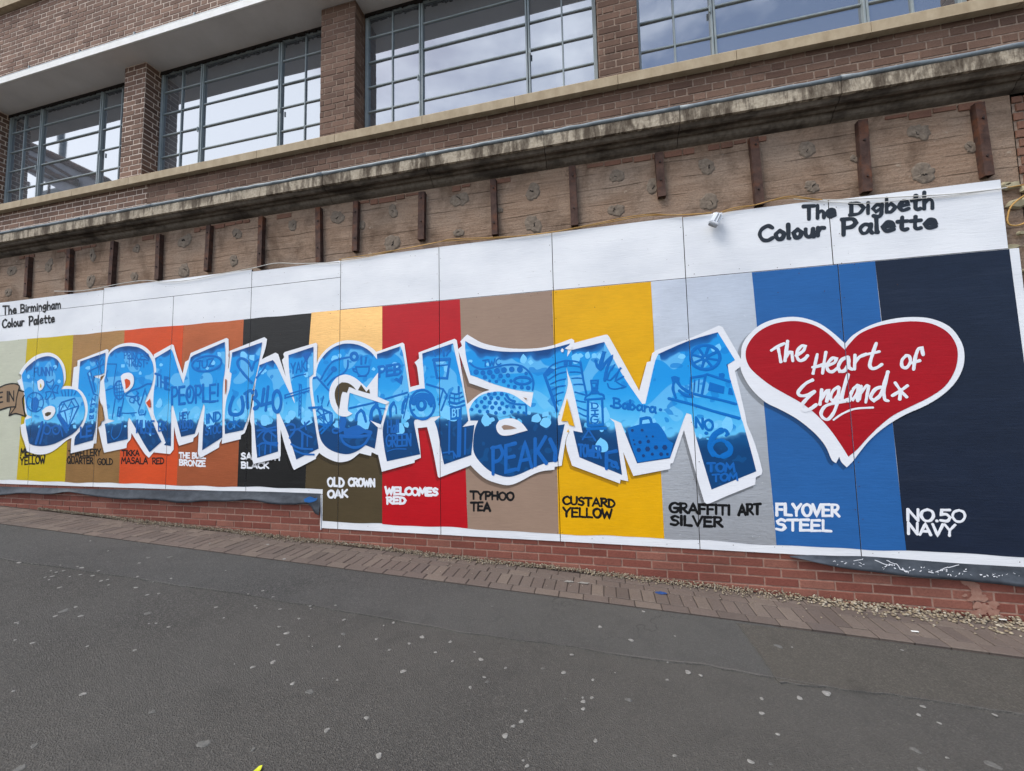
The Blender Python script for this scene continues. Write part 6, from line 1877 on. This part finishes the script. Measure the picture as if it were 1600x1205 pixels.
# ------------------------------------------------------------------ small things on the pavement
GUM = [('W', x, y, r) for x, y, r in [(420, 137, 5), (90, 238, 13), (153, 243, 7), (183, 246, 6), (280, 250, 5), (236, 277, 6), (262, 283, 8), (296, 276, 8), (210, 304, 6), (243, 300, 9), (228, 316, 6), (325, 301, 6), (361, 256, 6), (380, 262, 11), (374, 294, 8), (430, 299, 10),
       (457, 277, 7), (470, 321, 9), (501, 317, 7), (505, 340, 6), (277, 352, 10), (648, 240, 7), (640, 303, 8), (632, 352, 10), (795, 312, 8), (712, 328, 4), (685, 386, 9), (738, 380, 8), (352, 442, 9), (257, 485, 10), (376, 484, 11), (78, 515, 9), (84, 520, 5), (727, 518, 7), (693, 520, 5), (785, 535, 9),
       (1005, 443, 8), (1041, 493, 6), (1154, 384, 6), (1222, 369, 7), (1269, 398, 7), (1186, 439, 7), (1194, 447, 5), (1302, 455, 8), (1390, 496, 8), (1298, 534, 8), (1334, 564, 14), (1437, 579, 5), (1293, 618, 9), (1443, 441, 7), (1446, 453, 5), (1560, 437, 6), (1578, 626, 8), (1453, 626, 4), (70, 596, 7), (151, 610, 10),
       (407, 625, 8), (626, 643, 10), (1175, 722, 12), (1269, 699, 14), (62, 834, 8), (385, 848, 15), (1500, 775, 4), (1568, 782, 7), (1361, 799, 12), (1520, 1015, 15), (1090, 708, 3), (1050, 275, 4), (502, 184, 5), (975, 155, 5), (1322, 228, 10), (1245, 160, 9)]]
GUM += [('X', x, y, r) for x, y, r in [(10, 268, 9), (242, 282, 9), (196, 295, 5), (162, 356, 9), (376, 346, 13), (316, 377, 9), (223, 407, 7), (508, 369, 10), (439, 418, 8), (519, 459, 8), (622, 417, 6), (651, 451, 13), (767, 491, 8), (667, 534, 9), (602, 582, 10), (287, 507, 15), (1077, 432, 10), (1039, 512, 13), (1176, 547, 9),
        (1280, 514, 4), (1209, 301, 11), (1355, 364, 13), (1412, 229, 8), (1524, 547, 8), (1526, 469, 6), (1171, 631, 10), (1128, 630, 7), (1130, 648, 13), (1130, 683, 11), (862, 692, 8), (841, 742, 13), (803, 764, 11), (765, 808, 17), (1188, 832, 12), (116, 725, 13), (174, 900, 18), (850, 925, 7), (868, 950, 11), (1558, 902, 10), (1560, 345, 5)]]
GUM += [('Y', x, y, r) for x, y, r in [(27, 514, 16), (87, 529, 10), (372, 635, 11), (372, 703, 13), (550, 632, 15), (676, 613, 22), (448, 802, 10), (1128, 676, 12), (1107, 715, 11), (1204, 750, 9), (1464, 719, 10), (320, 930, 15), (1240, 912, 8), (515, 400, 5), (1030, 414, 6)]]
DARK = [('W', 296, 460, 22), ('W', 687, 472, 17), ('W', 947, 1078, 30), ('W', 708, 930, 15), ('W', 1440, 836, 20), ('W', 160, 1088, 18), ('W', 90, 1195, 28), ('W', 1178, 1104, 12), ('X', 1342, 640, 16), ('X', 8, 332, 12), ('X', 942, 493, 10), ('X', 680, 556, 10), ('X', 1046, 635, 6), ('X', 705, 204, 9), ('Y', 1454, 945, 28), ('Y', 1090, 875, 20),
        ('Y', 1120, 968, 16), ('Y', 415, 942, 10), ('Y', 450, 395, 18), ('W', 690, 215, 12), ('W', 790, 212, 12)]
rg = random.Random(99)
for lst, m_, lb, gr in ((GUM, 'gum', 'pale spot of trodden chewing gum on the dark asphalt', 'pale chewing gum spots on the pavement'), (DARK, 'gum_dark', 'large dull worn spot of old chewing gum, barely paler than the asphalt', 'dull old chewing gum spots')):
    for cr, x, y, r in lst:
        (qx, qy), = PX(cr, [(x, y)])
        c_ = ground(qx, qy)
        e_ = ground(qx + r / CROPS[cr][2], qy)
        R_ = min(0.035, max(0.004, abs(e_.x - c_.x) * .92))
        lift = 0.0015
        if c_.y > PAVE_Y: lift = 0.021
        elif c_.x > pb[0][0] - .1 and c_.y > pb[2][1]: lift = 0.0095
        elif c_.y > -1.28: lift = 0.0055
        n_ = 12
        ph = [rg.uniform(0, 6.3) for _ in range(3)]
        ring, top = [], []
        for k_ in range(n_):
            a = 2 * pi * k_ / n_
            rr = R_ * (1 + .18 * sin(2 * a + ph[0]) + .12 * sin(3 * a + ph[1]) + rg.uniform(-.08, .08))
            for L, s, h in ((ring, 1, -.001), (top, .8, .0012)):
                X_ = c_.x + rr * s * cos(a)
                L.append(Vector((X_, c_.y + rr * s * sin(a) * .9, gz(X_) + lift + h)))
        mb = MB()
        mb.add(ring + top, [(k_, (k_ + 1) % n_, n_ + (k_ + 1) % n_, n_ + k_) for k_ in range(n_)] + [tuple(range(n_, 2 * n_))])
        o = mb.build('chewing_gum', MT[m_], smooth=False)
        tag(o, lb, 'chewing gum', gr)

# litter
c_ = ground(405, 1203)
mb = MB()
q = [Vector((c_.x + a, c_.y + b, gz(c_.x) + .002 + h)) for a, b, h in [(-.018, -.012, 0), (-.006, .006, .008), (.008, .008, .012), (.014, -.006, .006), (.004, -.03, 0)]]
mb.add(q + [p + Vector((0, 0, -.0015)) for p in q], [(0, 4, 3, 2, 1), (5, 6, 7, 8, 9), (0, 1, 6, 5), (1, 2, 7, 6), (2, 3, 8, 7), (3, 4, 9, 8), (4, 0, 5, 9)])
tag(mb.build('leaf', MT['yellow_scrap'], recalc=True), 'crumpled yellow leaf on the asphalt at the bottom edge', 'leaf')
for (x, y), lb in (((1430, 992), 'thin white scrap on the block paving below the right end'), ((1568, 978.5), 'white scrap lying on the pebbles at the far right')):
    c_ = ground(x, y)
    mb = MB()
    z_ = gz(c_.x) + (.021 if x < 1500 else .045)
    mb.box((c_.x - .022, c_.y - .006, z_), (c_.x + .022, c_.y + .006, z_ + .005), bev=.002)
    tag(mb.build('paper_scrap', MT['white_scrap']), lb, 'litter')
c_ = ground(1033, 931)
mb = MB()
n_ = 16
ring = [Vector((c_.x + .045 * cos(2 * pi * i / n_) * rg.uniform(.8, 1.1), c_.y + .028 * sin(2 * pi * i / n_) * rg.uniform(.8, 1.1), gz(c_.x) + .0235)) for i in range(n_)]
mb.add(ring, [tuple(range(n_))])
tag(mb.build('paint_spill', MT['blue_spill']), 'blue paint spill dried on the block paving', 'paint spill')
for cr, x, y, L in (('X', 1062, 98, .05), ('X', 1132, 105, .06)):
    (qx, qy), = PX(cr, [(x, y)])
    c_ = ground(qx, qy)
    mb = MB()
    n_ = 14
    mb.add([Vector((c_.x + L * cos(2 * pi * i / n_) * rg.uniform(.5, 1.1), c_.y + .022 * sin(2 * pi * i / n_) * rg.uniform(.6, 1.2), gz(c_.x) + .0235)) for i in range(n_)], [tuple(range(n_))])
    tag(mb.build('paint_spill', MT['gum']), 'whitish dried paint smear on the block paving below the custard stripe', 'paint spill', 'white smears on the paving')

# ------------------------------------------------------------------ across the street (seen reflected in the left-hand window)
YO = -9.0
SR = (0.28 - YO) / (DIST + 0.28)


def mirror(px, py):
    p = wall(px, py, 0.28)
    return Vector((p.x * (1 + SR), YO, p.z + SR * (p.z - EYE)))


sc0 = empty('scaffold', (-28, YO - 1, 0), 'sheeted scaffold across the street, reflected in the leftmost window', 'scaffold')
roof_ = [mirror(20, 214), mirror(43, 226), mirror(91, 247.5), mirror(156, 278), mirror(170, 285)]
base_ = [mirror(20, 259), mirror(39, 267), mirror(60, 279), mirror(91, 295), mirror(100, 300)]
mb = MB()
mb.poly(roof_ + base_[::-1])
mb.add([p + Vector((0, -.25, 0)) for p in mb.v], [f[::-1] for f in mb.f])
mb.build('scaffold_sheet', simple('scaffold_sheeting', rgb(150, 150, 158), rgb(190, 190, 198), .8, .8, .3), sc0)
lines_ = [(roof_, .16), ([mirror(40, 240), mirror(91, 263), mirror(130, 286)], .07), ([mirror(40, 251), mirror(68, 262), mirror(95, 278), mirror(128, 291)], .12), ([mirror(43, 222), mirror(91, 243), mirror(150, 272)], .05), ([mirror(40, 263), mirror(90, 283)], .07)]
for L_, r_s in lines_:
    mb = MB()
    mb.tube([p + Vector((0, .2, 0)) for p in L_], r_s, 8)
    mb.build('scaffold_pole', MT['steel'], sc0)
for px_ in (30, 62, 120, 148):
    mb = MB()
    t_ = mirror(px_, 270)
    mb.tube([Vector((t_.x, YO - .4, gz(t_.x) - .2)), Vector((t_.x, YO - .4, t_.z - .3))], .06, 8)
    mb.build('scaffold_pole', MT['steel'], sc0)
ob = empty('opposite_building', (-30, YO - 4, 0), 'dark building across the street, reflected low in the leftmost window', 'building')
bb_ = mirror(91, 297)
mb = MB()
mb.box((-42, YO - 9, -1), (bb_.x, YO - 1.2, mirror(60, 283).z))
mb.build('wall', MT['brick_dark'], ob)
mb = MB()
mb.box((-42.2, YO - 9.2, mirror(60, 283).z), (bb_.x + .2, YO - 1.0, mirror(60, 283).z + .3))
mb.build('roof', MT['lead'], ob)
ms = empty('mast', (mirror(88, 300).x, YO - 3, 0), 'tall mast across the street, reflected in the leftmost window', 'mast')
mb = MB()
tp_ = mirror(88, 206)
mb.tube([Vector((tp_.x * 1.2, YO - 3, 0)), Vector((tp_.x * 1.2, YO - 3, tp_.z * 1.25))], .17, 10)
mb.build('mast_tube', MT['lead'], ms)
